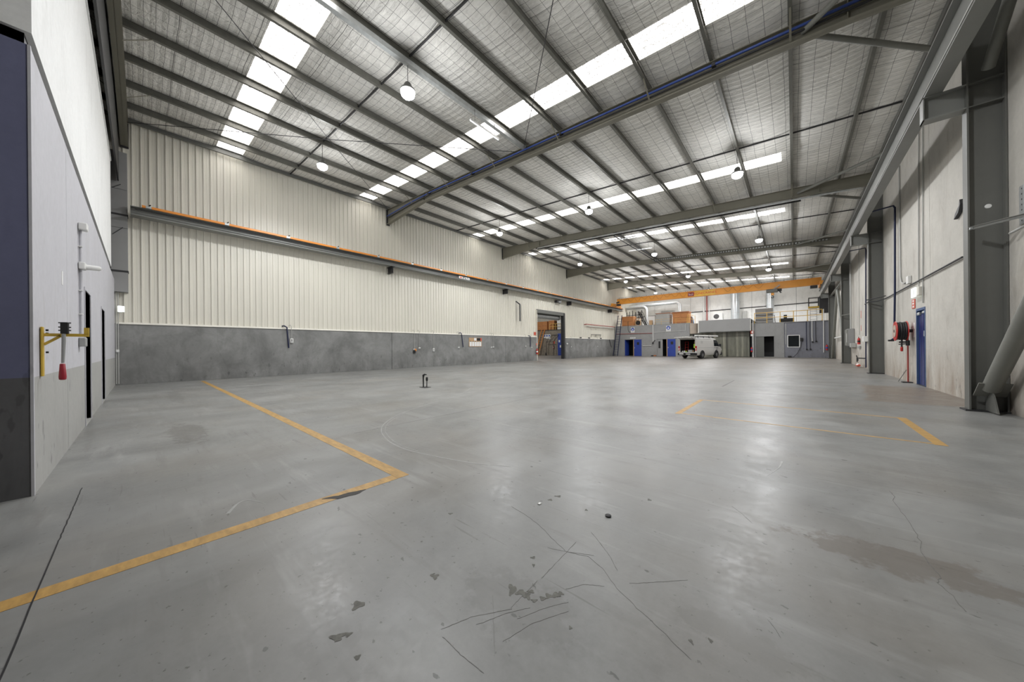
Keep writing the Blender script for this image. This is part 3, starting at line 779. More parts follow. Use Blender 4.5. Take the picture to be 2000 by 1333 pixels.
# ================================================================ LIGHTS
def highbay(x, y, label, first=[None]):
    z = 7.62 - 0.0585 * x
    if first[0] is None:
        t = thing('high_bay_light', label, 'lamp', (x, y, z), 'round high bay lights')
        MB().lathe([(0.02, 0.26), (0.07, 0.25), (0.10, 0.20), (0.10, 0.12), (0.19, 0.07), (0.20, 0.02), (0.17, 0.02)], (x, y, z), 'Z', 20).build('housing', 'col', t, True)
        MB().lathe([(0.02, -0.15), (0.11, -0.135), (0.17, -0.08), (0.185, -0.01), (0.17, 0.02)], (x, y, z), 'Z', 24).build('glare_bowl', 'led', t, True)  # glowing bowl added so the lamp shows as a round blob of glare
        MB().cyl((x, y, z + 0.25), (x, y, z + 0.86), 0.008, 6).build('hanger_rod', 'dark', t)
        first[0] = t
    else: t = dup(first[0], (x, y, z), label)
    l = bpy.data.lights.new('high_bay_lamp', 'SPOT'); l.energy = LAMP_W; l.shadow_soft_size = 0.14
    l.spot_size = math.radians(172); l.spot_blend = 0.55
    l.color = (0.97, 0.98, 1.0)
    lo = bpy.data.objects.new('high_bay_lamp', l); COL.objects.link(lo); lo.location = (x, y, z - 0.34)
    l = bpy.data.lights.new('high_bay_added_uplight', 'POINT'); l.energy = LAMP_W * 0.20; l.shadow_soft_size = 0.2   # extra omni light added to brighten the ceiling
    l.color = (0.97, 0.98, 1.0)
    lo = bpy.data.objects.new('high_bay_added_uplight', l); COL.objects.link(lo); lo.location = (x, y, z - 0.38)
    return t
LX = [(-13.93, 'nearest the left wall'), (-7.75, 'in the middle of the span'), (-1.57, 'nearest the right wall')]
for k, row in enumerate(['first', 'second', 'third', 'fourth', 'fifth']):
    for x, w in LX:
        highbay(x, 4.75 + BAY * k, 'round high bay light, %s row ahead, %s' % (row, w))
def batten(a, b, label):
    a, b = Vector(a), Vector(b)
    t = thing('batten_light', label, 'light', a, 'hanging batten lights')
    MB().bar(a, b, 0.07, 0.05).build('body', 'white', t)
    MB().bar(a + Vector((0, 0, -0.035)), b + Vector((0, 0, -0.035)), 0.03, 0.02).build('fluorescent_tube', 'tube', t)
    for f in (0.15, 0.85):
        p = a.lerp(b, f); MB().cyl(p, p + Vector((0, 0, 0.42)), 0.006, 6).build('hanger_wire', 'dark', t)
batten((-7.67, 6.9, 8.45), (-7.67, 8.2, 8.45), 'white batten light hung in the first bay, before the nearest rafter')
batten((-9.4, 21.2, 8.5), (-7.7, 21.2, 8.4), 'white batten light hung across the lengthwise tray just past the second rafter')
batten((-9.4, 24.4, 8.5), (-7.7, 24.4, 8.4), 'white batten light hung across the lengthwise tray in mid bay')

# ================================================================ COLUMNS AND RIGHT RUNWAY
CN = ['behind the viewer', 'nearest, at the right edge of view', 'second, just past the hose reel', 'third, beside the grey switchboard', 'farthest, by the raised platform']
for k, y in enumerate(YR):
    c = thing('steel_column', 'grey steel I-section column on the right wall, %s' % CN[k], 'column', (2.57, y, 0), 'right wall columns')
    zt = raf_bot(2.5) + 0.02
    box('inner_flange', 'col', c, XC, XC + 0.022, y - 0.105, y + 0.105, 0, zt)
    box('outer_flange', 'col', c, XR - 0.03, XR - 0.006, y - 0.105, y + 0.105, 0, zt)
    box('web', 'col', c, XC + 0.022, XR - 0.03, y - 0.007, y + 0.007, 0, zt)
    for z in (5.42, 5.83):
        box('stiffener', 'col', c, XC + 0.022, XR - 0.03, y - 0.1, y + 0.1, z - 0.009, z + 0.009)
    box('base_plate', 'dark', c, XC - 0.05, XR - 0.004, y - 0.14, y + 0.14, 0, 0.025)
    br = MB()
    br.box(1.87, XC, y - 0.105, y + 0.105, 5.41, 5.43).box(1.87, XC, y - 0.105, y + 0.105, 5.825, 5.845)
    br.box(1.88, XC, y - 0.007, y + 0.007, 5.43, 5.825).box(1.87, 1.885, y - 0.105, y + 0.105, 5.41, 5.845)
    br.build('runway_bracket', 'runway', c)
def ibeam(name, m, parent, xc, w, z0, z1, y0, y1, tf=0.025, tw=0.014):
    MB().box(xc - tw / 2, xc + tw / 2, y0, y1, z0 + tf, z1 - tf).build('web', m, parent)
    MB().box(xc - w / 2, xc + w / 2, y0, y1, z0, z0 + tf).build('bottom_flange', m, parent)
    MB().box(xc - w / 2, xc + w / 2, y0, y1, z1 - tf, z1).build('top_flange', m, parent)
rw = thing('crane_runway', 'deep grey crane runway beam carried on the right wall columns', 'crane rail', (2.0, 16, 5.85))
ibeam('runway', 'runway', rw, 1.995, 0.215, 5.85, 6.52, -11, 44.0, 0.03)
box('rail', 'flash', rw, 1.93, 2.0, -11, 43.6, 6.52, 6.60)
MB().tube([(1.97, -11, 6.12), (1.97, 43.6, 6.12)], 0.012, 6).build('earth_cable', 'cond', rw)
# ---------------- left runway
lw = thing('crane_runway', 'long grey crane runway beam along the left wall', 'crane rail', (-17.95, 20, 6.1))
ibeam('runway', 'runway', lw, -17.93, 0.42, 6.09, 6.40, -0.2, 44.0, 0.022)
box('rail', 'dark', lw, -17.97, -17.90, -0.2, 44, 6.40, 6.45)
for k, y in enumerate(YR[1:] + []):
    b = MB(); b.box(-18.38, -17.8, y - 0.01, y + 0.01, 5.72, 6.08).box(-18.38, -17.75, y - 0.09, y + 0.09, 6.06, 6.09).box(-18.38, -17.85, y - 0.06, y + 0.06, 5.70, 5.72)
    b.build('bracket', 'dark', lw)
cb = thing('conductor_bar', 'orange crane conductor bar along the top of the left runway', 'crane rail', (-17.7, 20, 6.47))
js = [0.0] + [0.235 + 2.16 * i for i in range(0, 21)]
for a, b in zip(js, js[1:]):
    MB().bbox(-17.715, -17.665, a + 0.07, b - 0.07, 6.395, 6.48, 0.006).build('bar_section', 'cond_orange', cb)
    box('joint_clamp', 'galv', cb, -17.716, -17.66, b - 0.07, b + 0.07, 6.40, 6.475)
    MB().bar((-17.69, b, 6.475), (-17.66, b + 0.05, 6.54), 0.02, 0.03).build('clamp_tab', 'dark', cb)
    box('support_arm', 'dark', cb, -17.93, -17.70, b - 0.02, b + 0.02, 6.405, 6.43)
MB().tube([(-17.725, -0.1, 6.30), (-17.725, 43, 6.30)], 0.018, 6).build('lower_rail', 'dark', cb)
sg = thing('runway_sign', 'small white load rating plate on the left runway beam', 'sign', (-17.7, 15.25, 6.16))
box('plate', 'wplain', sg, -17.72, -17.71, 14.75, 15.74, 6.15, 6.31)
box('mark', 'sred', sg, -17.71, -17.706, 14.84, 15.0, 6.18, 6.27)
for y0, y1, z0, z1 in ((15.08, 15.16, 6.17, 6.29), (15.2, 15.26, 6.2, 6.29), (15.3, 15.42, 6.17, 6.22), (15.3, 15.35, 6.22, 6.29), (15.48, 15.52, 6.18, 6.28), (15.56, 15.66, 6.2, 6.24)):
    box('mark', 'black', sg, -17.71, -17.706, y0, y1, z0, z1)

# ---------------- bracing tubes on the right wall
def tubeobj(name, label, path, r, m, cat, n=14, group=None): return tag(MB().tube(path, r, n).build(name, m, None, True), label, cat, group)
t = thing('brace_tube', 'large round steel brace rising from the foot of the nearest column', 'brace', (2.56, 9.6, 0.3))
MB().cyl((2.56, 9.62, 0.42), (2.56, 4.75, 5.35), 0.105, 20).build('tube', 'strut', t, True)
g = MB().box(2.40, 2.74, 9.44, 9.78, -0.008, 0.008); g.rot((2.56, 9.61, 0), -0.78, 'X')
for v in g.v: v.z += 0.40
g.build('end_plate', 'strut', t)
MB().prism([(9.35, 0.02), (9.82, 0.02), (9.82, 0.62), (9.5, 0.3)], 'X', 2.55, 2.57).build('gusset', 'col', t)
t = thing('brace_tube', 'round steel brace rising from the bracket level of the nearest column', 'brace', (2.56, 9.6, 5.9))
MB().cyl((2.56, 9.62, 5.95), (2.56, 7.1, 7.9), 0.075, 18).build('tube', 'strut', t, True)
tubeobj('brace_tube', 'steel tube of the far inverted V brace, leg nearer the viewer', [(2.56, 30.35, 0.06), (2.56, 35.0, 5.42)], 0.09, 'strut', 'brace')
tubeobj('brace_tube', 'steel tube of the far inverted V brace, leg farther from the viewer', [(2.56, 40.1, 0.06), (2.56, 35.4, 5.42)], 0.09, 'strut', 'brace')
tubeobj('brace_tube', 'horizontal steel tube above the far inverted V brace', [(2.56, 30.16, 5.62), (2.56, 40.3, 5.62)], 0.08, 'strut', 'brace')
tubeobj('wall_rail', 'white horizontal pipe across the far inverted V brace', [(2.62, 32.6, 1.78), (2.62, 38.6, 1.78)], 0.05, 'white', 'pipe')
# angle brace and galvanised strap beside the nearest column
o = thing('angle_brace', 'steel angle bolted across the nearest column', 'brace', (2.5, 9.2, 3.2))
MB().bar((2.33, 9.56, 3.21), (2.76, 9.0, 3.19), 0.012, 0.05).build('angle_leg', 'col', o)
MB().bar((2.33, 9.56, 3.235), (2.76, 9.0, 3.215), 0.04, 0.008).build('angle_leg', 'strut', o)
MB().lathe([(0.018, 0), (0.018, 0.03)], (2.33, 9.52, 3.21), 'X', 8).build('bolt', 'galv', o)
tubeobj('conduit_pipe', 'short grey pipe stub beside the strap on the nearest column', [(2.68, 9.35, 3.0), (2.73, 9.0, 3.03), (2.74, 8.7, 3.1)], 0.018, 'cond', 'pipe', 8)
o = thing('perforated_strap', 'perforated galvanised strap on the wall beside the nearest column', 'strap', (2.75, 8.85, 3.0))
box('strap', 'galv', o, 2.76, 2.768, 9.17, 9.33, 3.1, 3.72)
for i in range(7):
    MB().lathe([(0.014, -0.001), (0.014, 0.0)], (2.7595, 9.25, 3.16 + i * 0.085), 'X', 8).build('hole', 'black', o)
tag(MB().lathe([(0.04, 0), (0.035, -0.01), (0.0, -0.012)], (2.6, YR[1] - 0.008, 3.62), 'Y', 14).build('plug', 'wplain', None), 'round white cap on the web of the nearest column', 'cap')

# ================================================================ RIGHT WALL FITTINGS
a, b, _, h = DOORR
d = sroot('door_3', (XR, (a + b) / 2, 0), 'open blue steel door in the right concrete wall')
for y0, y1 in ((a, a + 0.05), (b - 0.05, b)): box('frame', 'dblue', d, XR - 0.012, XR + 0.17, y0, y1, 0, h)
box('frame', 'dblue', d, XR - 0.012, XR + 0.17, a + 0.05, b - 0.05, h - 0.07, h)
lf = box('door_leaf', 'near_blue', d, XR + 0.03, XR + 0.075, b - 0.55, b - 0.055, 0.015, h - 0.18)
box('stile', 'navy', lf, XR + 0.028, XR + 0.03, b - 0.30, b - 0.27, 0.02, h - 0.19)
lf2 = box('door_leaf', 'dblue', d, XR + 0.05, XR + 0.10, a + 0.055, b - 0.56, 0.015, h - 0.18)
MB().bbox(XR - 0.02, XR + 0.04, b - 0.32, b - 0.12, h - 0.2, h - 0.12, 0.01).build('door_closer', 'galv', d)
MB().bbox(XR - 0.01, XR + 0.05, a + 0.12, a + 0.3, h - 0.17, h - 0.11, 0.01).build('door_closer', 'galv', d)
MB().tube([(XR + 0.0, a + 0.12, 1.42), (XR + 0.0, a + 0.12, 1.58)], 0.014, 8).build('handle', 'galv', lf2, True)
box('threshold', 'dark', d, XR - 0.02, XR + 0.17, a, b, 0, 0.012)
box('inner_dark_room', 'dark', d, XR + 0.75, XR + 0.8, a - 0.5, b + 0.5, 0, h + 0.3)
e = thing('exit_light', 'white exit sign box above the blue wall door', 'sign', (2.7, 14.6, 2.6))
MB().bbox(2.68, 2.77, 14.52, 14.72, 2.60, 2.84, 0.01).build('housing', 'flash', e)
box('lit_panel', 'exit', e, 2.66, 2.68, 14.72, 15.18, 2.58, 2.85)
for y in (14.85, 15.0):
    box('mark', 'grey', e, 2.656, 2.66, y, y + 0.03, 2.62, 2.79)
e = thing('fire_sign', 'red and white fire hose sign beside the blue door head', 'sign', (2.76, 15.52, 2.3))
box('plate', 'sred', e, 2.765, 2.779, 15.36, 15.68, 2.29, 2.57)
for z in (2.32, 2.41, 2.49): box('mark', 'wplain', e, 2.762, 2.765, 15.44, 15.60, z, z + 0.055)
e = thing('paper_notice', 'white paper notice taped between hose reel and blue door', 'notice', (2.77, 15.52, 1.42))
box('sheet', 'wplain', e, 2.773, 2.779, 15.44, 15.62, 1.65, 1.86); box('sheet', 'wplain', e, 2.773, 2.779, 15.44, 15.62, 1.41, 1.63)
# hose reel: axis along X, standing off the wall
RY, RZ = 15.72, 1.62
hr = thing('fire_hose_reel', 'red fire hose reel wound with black hose on a wall bracket', 'hose reel', (2.5, RY, 0))
for x in (2.42, 2.645):
    f = MB().lathe([(0.06, 0), (0.30, 0), (0.31, 0.012), (0.30, 0.024), (0.06, 0.024)], (x, RY, RZ), 'X', 28).build('reel_flange', 'red', hr, True)
MB().lathe([(0.0, 0), (0.19, 0), (0.19, 0.012), (0, 0.012)], (2.407, RY, RZ), 'X', 24).build('label_disc', 'beige', hr, True)
for i in range(4):
    x = 2.475 + i * 0.05
    ring = [(x, RY + math.cos(q * PI / 12) * (0.245 + 0.012 * (i % 2)), RZ + math.sin(q * PI / 12) * (0.245 + 0.012 * (i % 2))) for q in range(25)]
    MB().tube(ring, 0.034, 8, False).build('hose_coil', 'black', hr, True)
MB().cyl((2.40, RY, RZ), (2.78, RY, RZ), 0.05, 14).build('axle', 'dark', hr, True)
MB().tube([(2.56, RY - 0.05, RZ - 0.22), (2.55, RY - 0.06, 1.28), (2.55, RY - 0.06, 1.12)], 0.02, 8).build('hose_tail', 'black', hr, True)
MB().lathe([(0.018, 0), (0.03, 0.02), (0.03, 0.12), (0.022, 0.14)], (2.55, RY - 0.06, 0.98), 'Z', 12).build('nozzle', 'red', hr, True)
MB().bar((2.50, RY - 0.02, 1.27), (2.68, RY - 0.02, 1.27), 0.03, 0.05).build('hose_guide', 'dark', hr)
MB().bar((2.50, RY + 0.02, 1.20), (2.68, RY + 0.02, 1.22), 0.03, 0.03).build('hose_guide', 'dark', hr)
MB().tube([(2.68, RY - 0.02, 0.0), (2.68, RY - 0.02, RZ - 0.05)], 0.02, 10).build('supply_pipe', 'redp', hr, True)
MB().cyl((2.68, RY - 0.02, 1.16), (2.68, RY - 0.02, 1.32), 0.045, 10).build('valve', 'dark', hr, True)
box('base_foot', 'dark', hr, 2.56, 2.76, RY - 0.1, RY + 0.1, 0, 0.03)
MB().bar((2.50, RY + 0.1, 0.02), (2.66, RY + 0.05, 0.40), 0.06, 0.012).build('foot_stay', 'strut', hr)
# conduits on the right wall
tubeobj('wall_pipe', 'dark blue water pipe dropping down the wall left of the hose reel', [(2.1, 17.4, 6.0), (2.66, 17.35, 6.06), (2.70, 17.35, 5.98), (2.70, 17.45, 3.2), (2.70, 17.62, 1.42), (2.64, 17.68, 1.36)], 0.028, 'navy', 'pipe', 10)
tag(MB().bbox(2.56, 2.7, 17.62, 17.74, 1.31, 1.37, 0.01).build('tap', 'black', None), 'black tap at the foot of the dark blue wall pipe', 'tap')
tubeobj('conduit_pipe', 'grey conduit curving to a white junction box above the hose reel', [(2.755, 17.05, 7.3), (2.755, 17.0, 3.5), (2.755, 16.85, 3.28), (2.755, 16.5, 3.2), (2.755, 16.0, 3.22)], 0.02, 'cond', 'pipe', 8)
tag(MB().bbox(2.70, 2.775, 15.75, 15.98, 3.1, 3.34, 0.01).build('junction_box', 'white', None), 'white junction box on the right wall above the hose reel', 'box')
tubeobj('conduit_pipe', 'thin conduit dropping to the exit sign above the blue door', [(2.757, 14.75, 7.4), (2.757, 14.84, 5), (2.757, 14.90, 2.84)], 0.014, 'cond', 'pipe', 8)
tubeobj('conduit_pipe', 'thin conduit ending just right of the exit sign', [(2.757, 14.36, 7.4), (2.757, 14.44, 4.4), (2.757, 14.5, 2.36)], 0.014, 'cond', 'pipe', 8)
tubeobj('wall_rail', 'level dark conduit along the right wall at head height between columns', [(2.74, 11.6, 3.06), (2.74, 19.4, 3.01), (2.55, 19.55, 2.95), (2.33, 19.7, 2.96), (2.30, 20.3, 2.92)], 0.02, 'dark', 'pipe', 8)
tubeobj('wall_rail', 'bracket rail crossing the second column', [(2.30, 19.8, 3.05), (2.74, 19.3, 3.12)], 0.02, 'dark', 'pipe', 8)
tubeobj('wall_rail', 'bracket rail crossing the third column', [(2.30, 29.95, 3.1), (2.74, 29.6, 3.16)], 0.03, 'strut', 'pipe', 8)
tag(MB().prism([(11.6, 4.22), (11.72, 4.06), (11.98, 3.98), (11.9, 4.08), (11.68, 4.2), (11.64, 4.32)], 'X', 2.72, 2.775).build('wall_bracket', 'dark', None), 'small black bird-like bracket on the wall beside the nearest column', 'bracket')
# second bay of the right wall
tubeobj('wall_pipe', 'dark blue pipe dropping to a white outlet between second and third columns', [(2.1, 23.4, 5.9), (2.68, 23.4, 5.95), (2.70, 23.4, 5.85), (2.70, 23.7, 0.06)], 0.026, 'navy', 'pipe', 10)
tag(MB().bbox(2.62, 2.77, 23.55, 24.1, 1.35, 1.62, 0.012).build('socket_outlet', 'white', None), 'white outlet box on the wall past the second column', 'outlet')
v = thing('pipe_valve', 'black valve handle low on the wall past the second column', 'valve', (2.6, 24.6, 0.3))
MB().cyl((2.78, 24.2, 0.5), (2.5, 24.7, 0.5), 0.03, 8).build('body', 'black', v, True)
MB().bar((2.5, 24.9, 0.62), (2.52, 24.5, 0.4), 0.03, 0.06).build('lever', 'black', v)
MB().bar((2.5, 24.7, 0.5), (2.5, 24.65, 0.3), 0.04, 0.04).build('spout', 'black', v)
tubeobj('conduit_pipe', 'thin conduit running down to the wall extinguisher past the second column', [(2.757, 26.2, 7.2), (2.757, 26.3, 1.75)], 0.012, 'cond', 'pipe', 8)
def extinguisher(x, y, z, label, band='wplain', s=1.0):
    t = thing('fire_extinguisher', label, 'extinguisher', (x, y, z))
    MB().lathe([(r * s, h * s) for r, h in ((0.02, 0), (0.075, 0.0), (0.08, 0.03), (0.08, 0.40), (0.06, 0.46), (0.025, 0.49), (0.025, 0.52))], (x, y, z), 'Z', 16).build('cylinder', 'red', t, True)
    MB().lathe([(0.0815 * s, 0.16 * s), (0.0815 * s, 0.30 * s)], (x, y, z), 'Z', 16).build('label_band', band, t, True)
    MB().bar((x - 0.02 * s, y - 0.05 * s, z + 0.54 * s), (x, y + 0.09 * s, z + 0.57 * s), 0.03 * s, 0.03 * s).build('handle', 'black', t)
    MB().tube([(x, y + 0.05 * s, z + 0.53 * s), (x - 0.03 * s, y + 0.12 * s, z + 0.45 * s), (x - 0.02 * s, y + 0.10 * s, z + 0.15 * s)], 0.012 * s, 6).build('hose', 'black', t, True)
    return t
extinguisher(2.715, 26.1, 1.22, 'red fire extinguisher on the right wall past the second column', 'black', 0.72)
tag(MB().bbox(2.7, 2.775, 25.9, 26.5, 1.0, 1.14, 0.01).build('wall_tray', 'grey', None), 'small grey bracket shelf under the right wall extinguisher', 'shelf')
for z0, z1, w in ((2.65, 3.05, 'upper'), (1.95, 2.25, 'lower')):
    tag(box('fire_label', 'sred', None, 2.773, 2.779, 25.75, 25.85, z0, z1), 'narrow red wall label, %s of two above the extinguisher' % w, 'sign')
sb = thing('switchboard', 'grey electrical switchboard on the wall before the third column', 'switchboard', (2.6, 29.0, 1.1))
MB().bbox(2.5, 2.77, 28.3, 29.6, 1.12, 2.18, 0.015).build('cabinet', 'fascia', sb)
MB().bbox(2.46, 2.5, 28.35, 29.55, 1.16, 2.14, 0.01).build('cabinet_door', 'strut', sb)
box('handle', 'white', sb, 2.44, 2.46, 28.42, 28.5, 1.35, 1.9)
for y in (28.6, 28.9): MB().tube([(2.66, y, 2.18), (2.66, y, 6.2)], 0.03, 8).build('conduit', 'cond', sb, True)
tag(MB().bbox(2.55, 2.77, 27.6, 28.2, 1.05, 1.3, 0.01).build('junction_box', 'cond', None), 'small outlet box beside the grey switchboard', 'box')
o = thing('traffic_cone', 'orange and white road cone lying by the right wall', 'cone', (2.6, 25.0, 0))
MB().lathe([(0.02, 0), (0.06, 0.02), (0.09, 0.4), (0.09, 0.44)], (2.58, 24.75, 0.11), 'Y', 14).build('body', 'sred', o, True)
MB().lathe([(0.063, 0.06), (0.085, 0.36)], (2.58, 24.75, 0.115), 'Y', 14).build('reflective_band', 'wplain', o, True)

# ================================================================ LEFT OFFICE WALL FITTINGS
w = Y_OFF
ym = thing('wall_bracket', 'yellow steel arm bracket bolted to the office wall corner', 'bracket', (-5.1, w + 0.1, 1.0))
MB().bbox(-5.13, -5.07, w + 0.005, w + 0.02, 0.985, 1.43, 0.004).build('back_plate', 'yellow', ym)
box('arm', 'yellow', ym, -5.115, -5.085, w + 0.02, w + 0.27, 1.345, 1.372)
MB().bar((-5.1, w + 0.02, 1.27), (-5.1, w + 0.11, 1.35), 0.03, 0.02).build('gusset', 'yellow', ym)
box('end_upstand', 'yellow', ym, -5.12, -5.08, w + 0.24, w + 0.27, 1.372, 1.43)
for z in (1.40, 1.37, 1.2): MB().cyl((-5.1, w + 0.03, z), (-5.1, w + 0.045, z), 0.01, 6).build('bolt', 'black', ym)
lv = thing('lever_handle', 'grey lever with red grip hanging on the yellow bracket', 'lever', (-5.07, w + 0.125, 0.95))
MB().tube([(-5.055, w + 0.13, 1.40), (-5.055, w + 0.13, 1.30), (-5.055, w + 0.124, 1.10)], [0.012, 0.013, 0.010], 10).build('shaft', 'grey', lv, True)
MB().lathe([(0.012, 0), (0.021, 0.006), (0.023, 0.03), (0.016, 0.145), (0.012, 0.15)], (-5.055, w + 0.122, 0.945), 'Z', 14).build('grip', 'grip', lv, True)
cl_ = MB().bbox(-5.09, -5.04, w + 0.112, w + 0.158, 1.37, 1.475, 0.005).build('clamp', 'black', lv)
for z in (1.40, 1.43, 1.47):
    MB().cyl((-5.065, w + 0.100, z), (-5.065, w + 0.170, z), 0.006, 6).build('bolt', 'dark', cl_)
cd = thing('conduit_run', 'white conduit with end cap and sensor on the office wall', 'conduit', (-7.9, w, 1.4))
MB().tube([(-7.95, w + 0.02, 3.0), (-7.93, w + 0.02, 1.45)], 0.015, 10).build('pipe', 'office_mid', cd, True)
MB().bbox(-8.0, -7.86, w + 0.005, w + 0.09, 3.0, 3.1, 0.01).build('end_cap', 'white', cd)
MB().bbox(-8.02, -7.85, w + 0.005, w + 0.07, 2.42, 2.52, 0.01).build('junction', 'white', cd)
MB().lathe([(0.035, 0), (0.04, 0.02), (0.035, 0.13), (0.02, 0.15)], (-7.93, w + 0.06, 2.46), 'Y', 14).build('sensor', 'wplain', cd, True)
for z in (2.75, 2.1, 1.75): box('saddle', 'white', cd, -7.97, -7.90, w, w + 0.038, z, z + 0.015)
MB().bbox(-8.02, -7.84, w + 0.002, w + 0.07, 1.28, 1.41, 0.01).build('switch', 'grey', cd)
tag(box('paper_tag', 'wplain', None, -6.42, -6.36, w, w + 0.004, 1.98, 2.14), 'small white paper strip stuck above the yellow bracket', 'notice')

# ================================================================ LEFT WALL FITTINGS
def drop(y, zb, label, kind='outlet', bx=XL, top=ZD + 0.14, off=-0.09):
    t = thing('power_drop', label, 'outlet', (bx, y, zb - 0.1), 'power drops on the dado')
    x = bx + 0.02
    MB().tube([(-18.36, y + off, top), (x - 0.01, y + off * 0.5, top + 0.03), (x, y, top - 0.06), (x, y, zb)], 0.012, 8).build('conduit', 'cond', t, True)
    if kind == 'outlet':
        o = MB().bbox(bx, bx + 0.06, y - 0.06, y + 0.07, zb - 0.2, zb + 0.02, 0.01).build('socket', 'white', t)
        MB().lathe([(0.028, 0), (0.028, 0.01)], (bx + 0.06, y, zb - 0.06), 'X', 10).build('socket_hole', 'black', o)
        MB().bar((bx + 0.065, y - 0.04, zb - 0.17), (bx + 0.065, y, zb - 0.11), 0.01, 0.02).build('socket_flap', 'grey', o)
        MB().bar((bx + 0.065, y + 0.04, zb - 0.17), (bx + 0.065, y, zb - 0.11), 0.01, 0.02).build('socket_flap', 'grey', o)
    else:
        o = MB().bbox(bx, bx + 0.05, y - 0.07, y + 0.07, zb - 0.09, zb + 0.01, 0.01).build('socket', 'white', t)
        box('socket_flap', 'grey', o, bx + 0.05, bx + 0.058, y - 0.05, y + 0.05, zb - 0.08, zb - 0.03)
    return t
drop(4.8, 1.74, 'white socket with conduit beside the black pipe near the yellow line')
drop(11.5, 1.2, 'left of a pair of conduit drops with an orange plugged socket', 'small')
drop(11.87, 1.28, 'right of a pair of conduit drops with a white box', 'small')
drop(12.96, 1.22, 'single conduit drop with socket right of the paired drops')
drop(15.14, 1.3, 'thin conduit drop with socket left of the slanted black pipe', 'small')
drop(18.5, 1.3, 'left of the two conduit drops right of the notice board', 'small')
drop(18.72, 1.32, 'right of the two conduit drops right of the notice board', 'small')
drop(22.88, 1.38, 'thin conduit drop right of the second dado joint', 'small')
drop(23.78, 1.25, 'thin conduit drop nearest the roller door opening', 'small')
drop(30.85, 1.3, 'thin conduit drop just past the roller door opening', 'small')
drop(37.1, 1.35, 'thin conduit drop far along the dado under a wall bracket', 'small')
tag(MB().bbox(-18.3, -18.22, 11.5, 11.62, 1.05, 1.2, 0.01).build('plug', 'cond_orange', None), 'orange and black plug in the left of the paired wall sockets', 'plug')
tag(MB().bbox(-18.3, -18.2, 11.42, 11.55, 0.92, 1.12, 0.01).build('plug', 'black', None), 'black plug lead under the orange wall plug', 'plug')
tubeobj('air_drop', 'thick black pipe hooked over the dado near the yellow line', [(-18.36, 4.45, 2.34), (-18.24, 4.5, 2.35), (-18.22, 4.6, 2.28), (-18.22, 4.67, 1.3)], 0.032, 'navy', 'pipe', 10)
tubeobj('air_drop', 'slanted black pipe hooked over the dado left of the notice board', [(-18.36, 15.2, 2.31), (-18.24, 15.25, 2.33), (-18.22, 15.36, 2.28), (-18.22, 15.5, 1.3)], 0.032, 'navy', 'pipe', 10)
tubeobj('air_drop', 'black pipe hooked over the dado near the roller door', [(-18.36, 23.35, 2.3), (-18.24, 23.42, 2.3), (-18.22, 23.5, 2.24), (-18.22, 23.53, 1.3)], 0.035, 'navy', 'pipe', 10)
tubeobj('air_drop', 'slanted black hose at the far end of the dado', [(-18.24, 40.4, 2.2), (-18.2, 40.98, 1.15)], 0.03, 'black', 'pipe', 8)
nb = thing('notice_board', 'cork notice board with five white sheets on the dado', 'notice board', (XL, 16.75, 1.34))
box('board', 'tan', nb, XL, XL + 0.03, 16.12, 17.42, 1.33, 2.0)
for i in range(5):
    sh = box('sheet', 'wplain', nb, XL + 0.03, XL + 0.035, 16.17 + i * 0.245, 16.38 + i * 0.245, 1.36, 1.70)
    box('clip', 'black', sh, XL + 0.035, XL + 0.045, 16.23 + i * 0.245, 16.31 + i * 0.245, 1.70, 1.75)
box('card', 'wplain', nb, XL + 0.03, XL + 0.035, 16.62, 16.86, 1.78, 1.98)
box('card', 'sred', nb, XL + 0.03, XL + 0.036, 17.27, 17.41, 1.78, 1.99)
box('card', 'black', nb, XL + 0.03, XL + 0.038, 16.9, 17.27, 1.78, 1.98)
pl = thing('swing_bracket', 'dark hinged arm standing on the ribbed wall left of the roller door', 'bracket', (-18.2, 21.8, 3.5))
MB().bar((-18.36, 21.65, 5.3), (-18.1, 21.95, 5.0), 0.05, 0.09).build('upper_arm', 'dark', pl)
MB().bbox(-18.16, -18.06, 21.86, 22.0, 3.55, 5.0, 0.01).build('post', 'col', pl)
MB().cyl((-18.36, 21.66, 3.6), (-18.36, 21.66, 5.3), 0.015, 8).build('wire', 'cond', pl)
sp = thing('loudspeaker', 'grey horn loudspeaker above the roller door opening', 'speaker', (-18.1, 28.1, 5.7))
MB().lathe([(0.06, 0), (0.10, 0.1), (0.2, 0.3), (0.21, 0.32), (0.02, 0.2)], (-18.1, 28.0, 5.9), 'Y', 18).build('horn', 'grey', sp, True)
MB().bbox(-18.36, -18.0, 27.75, 28.0, 5.78, 6.0, 0.02).build('driver', 'dark', sp)
MB().tube([(-18.2, 27.85, 5.8), (-18.3, 27.6, 5.4), (-18.36, 27.7, 5.1)], 0.015, 6).build('cable', 'cond', sp, True)
tag(box('fire_sign', 'sred', None, -18.37, -18.36, 24.25, 24.55, 2.38, 2.68), 'small red sign left of the roller door opening', 'sign')
tag(box('fire_sign', 'sred', None, -18.3, -18.29, 24.47, 24.63, 1.43, 1.62), 'tiny red tag on the dado above the extinguisher', 'sign')
extinguisher(-18.17, 24.45, 0.6, 'red fire extinguisher on the dado end by the roller door')
tubeobj('wall_pipe', 'upper of two red-brown pipes along the far left wall', [(-18.36, 33.9, 3.85), (-18.1, 34, 3.87), (-18.1, 41.8, 3.88)], 0.05, 'redp', 'pipe', 8)
tubeobj('wall_pipe', 'lower grey pipe along the far left wall under the red one', [(-18.36, 34.5, 3.63), (-18.12, 34.6, 3.64), (-18.12, 41.7, 3.67)], 0.035, 'cond', 'pipe', 8)
wb = thing('wall_shelf_bracket', 'thin dark wall rack bar far along the left wall', 'bracket', (-18.25, 36.7, 2.5))
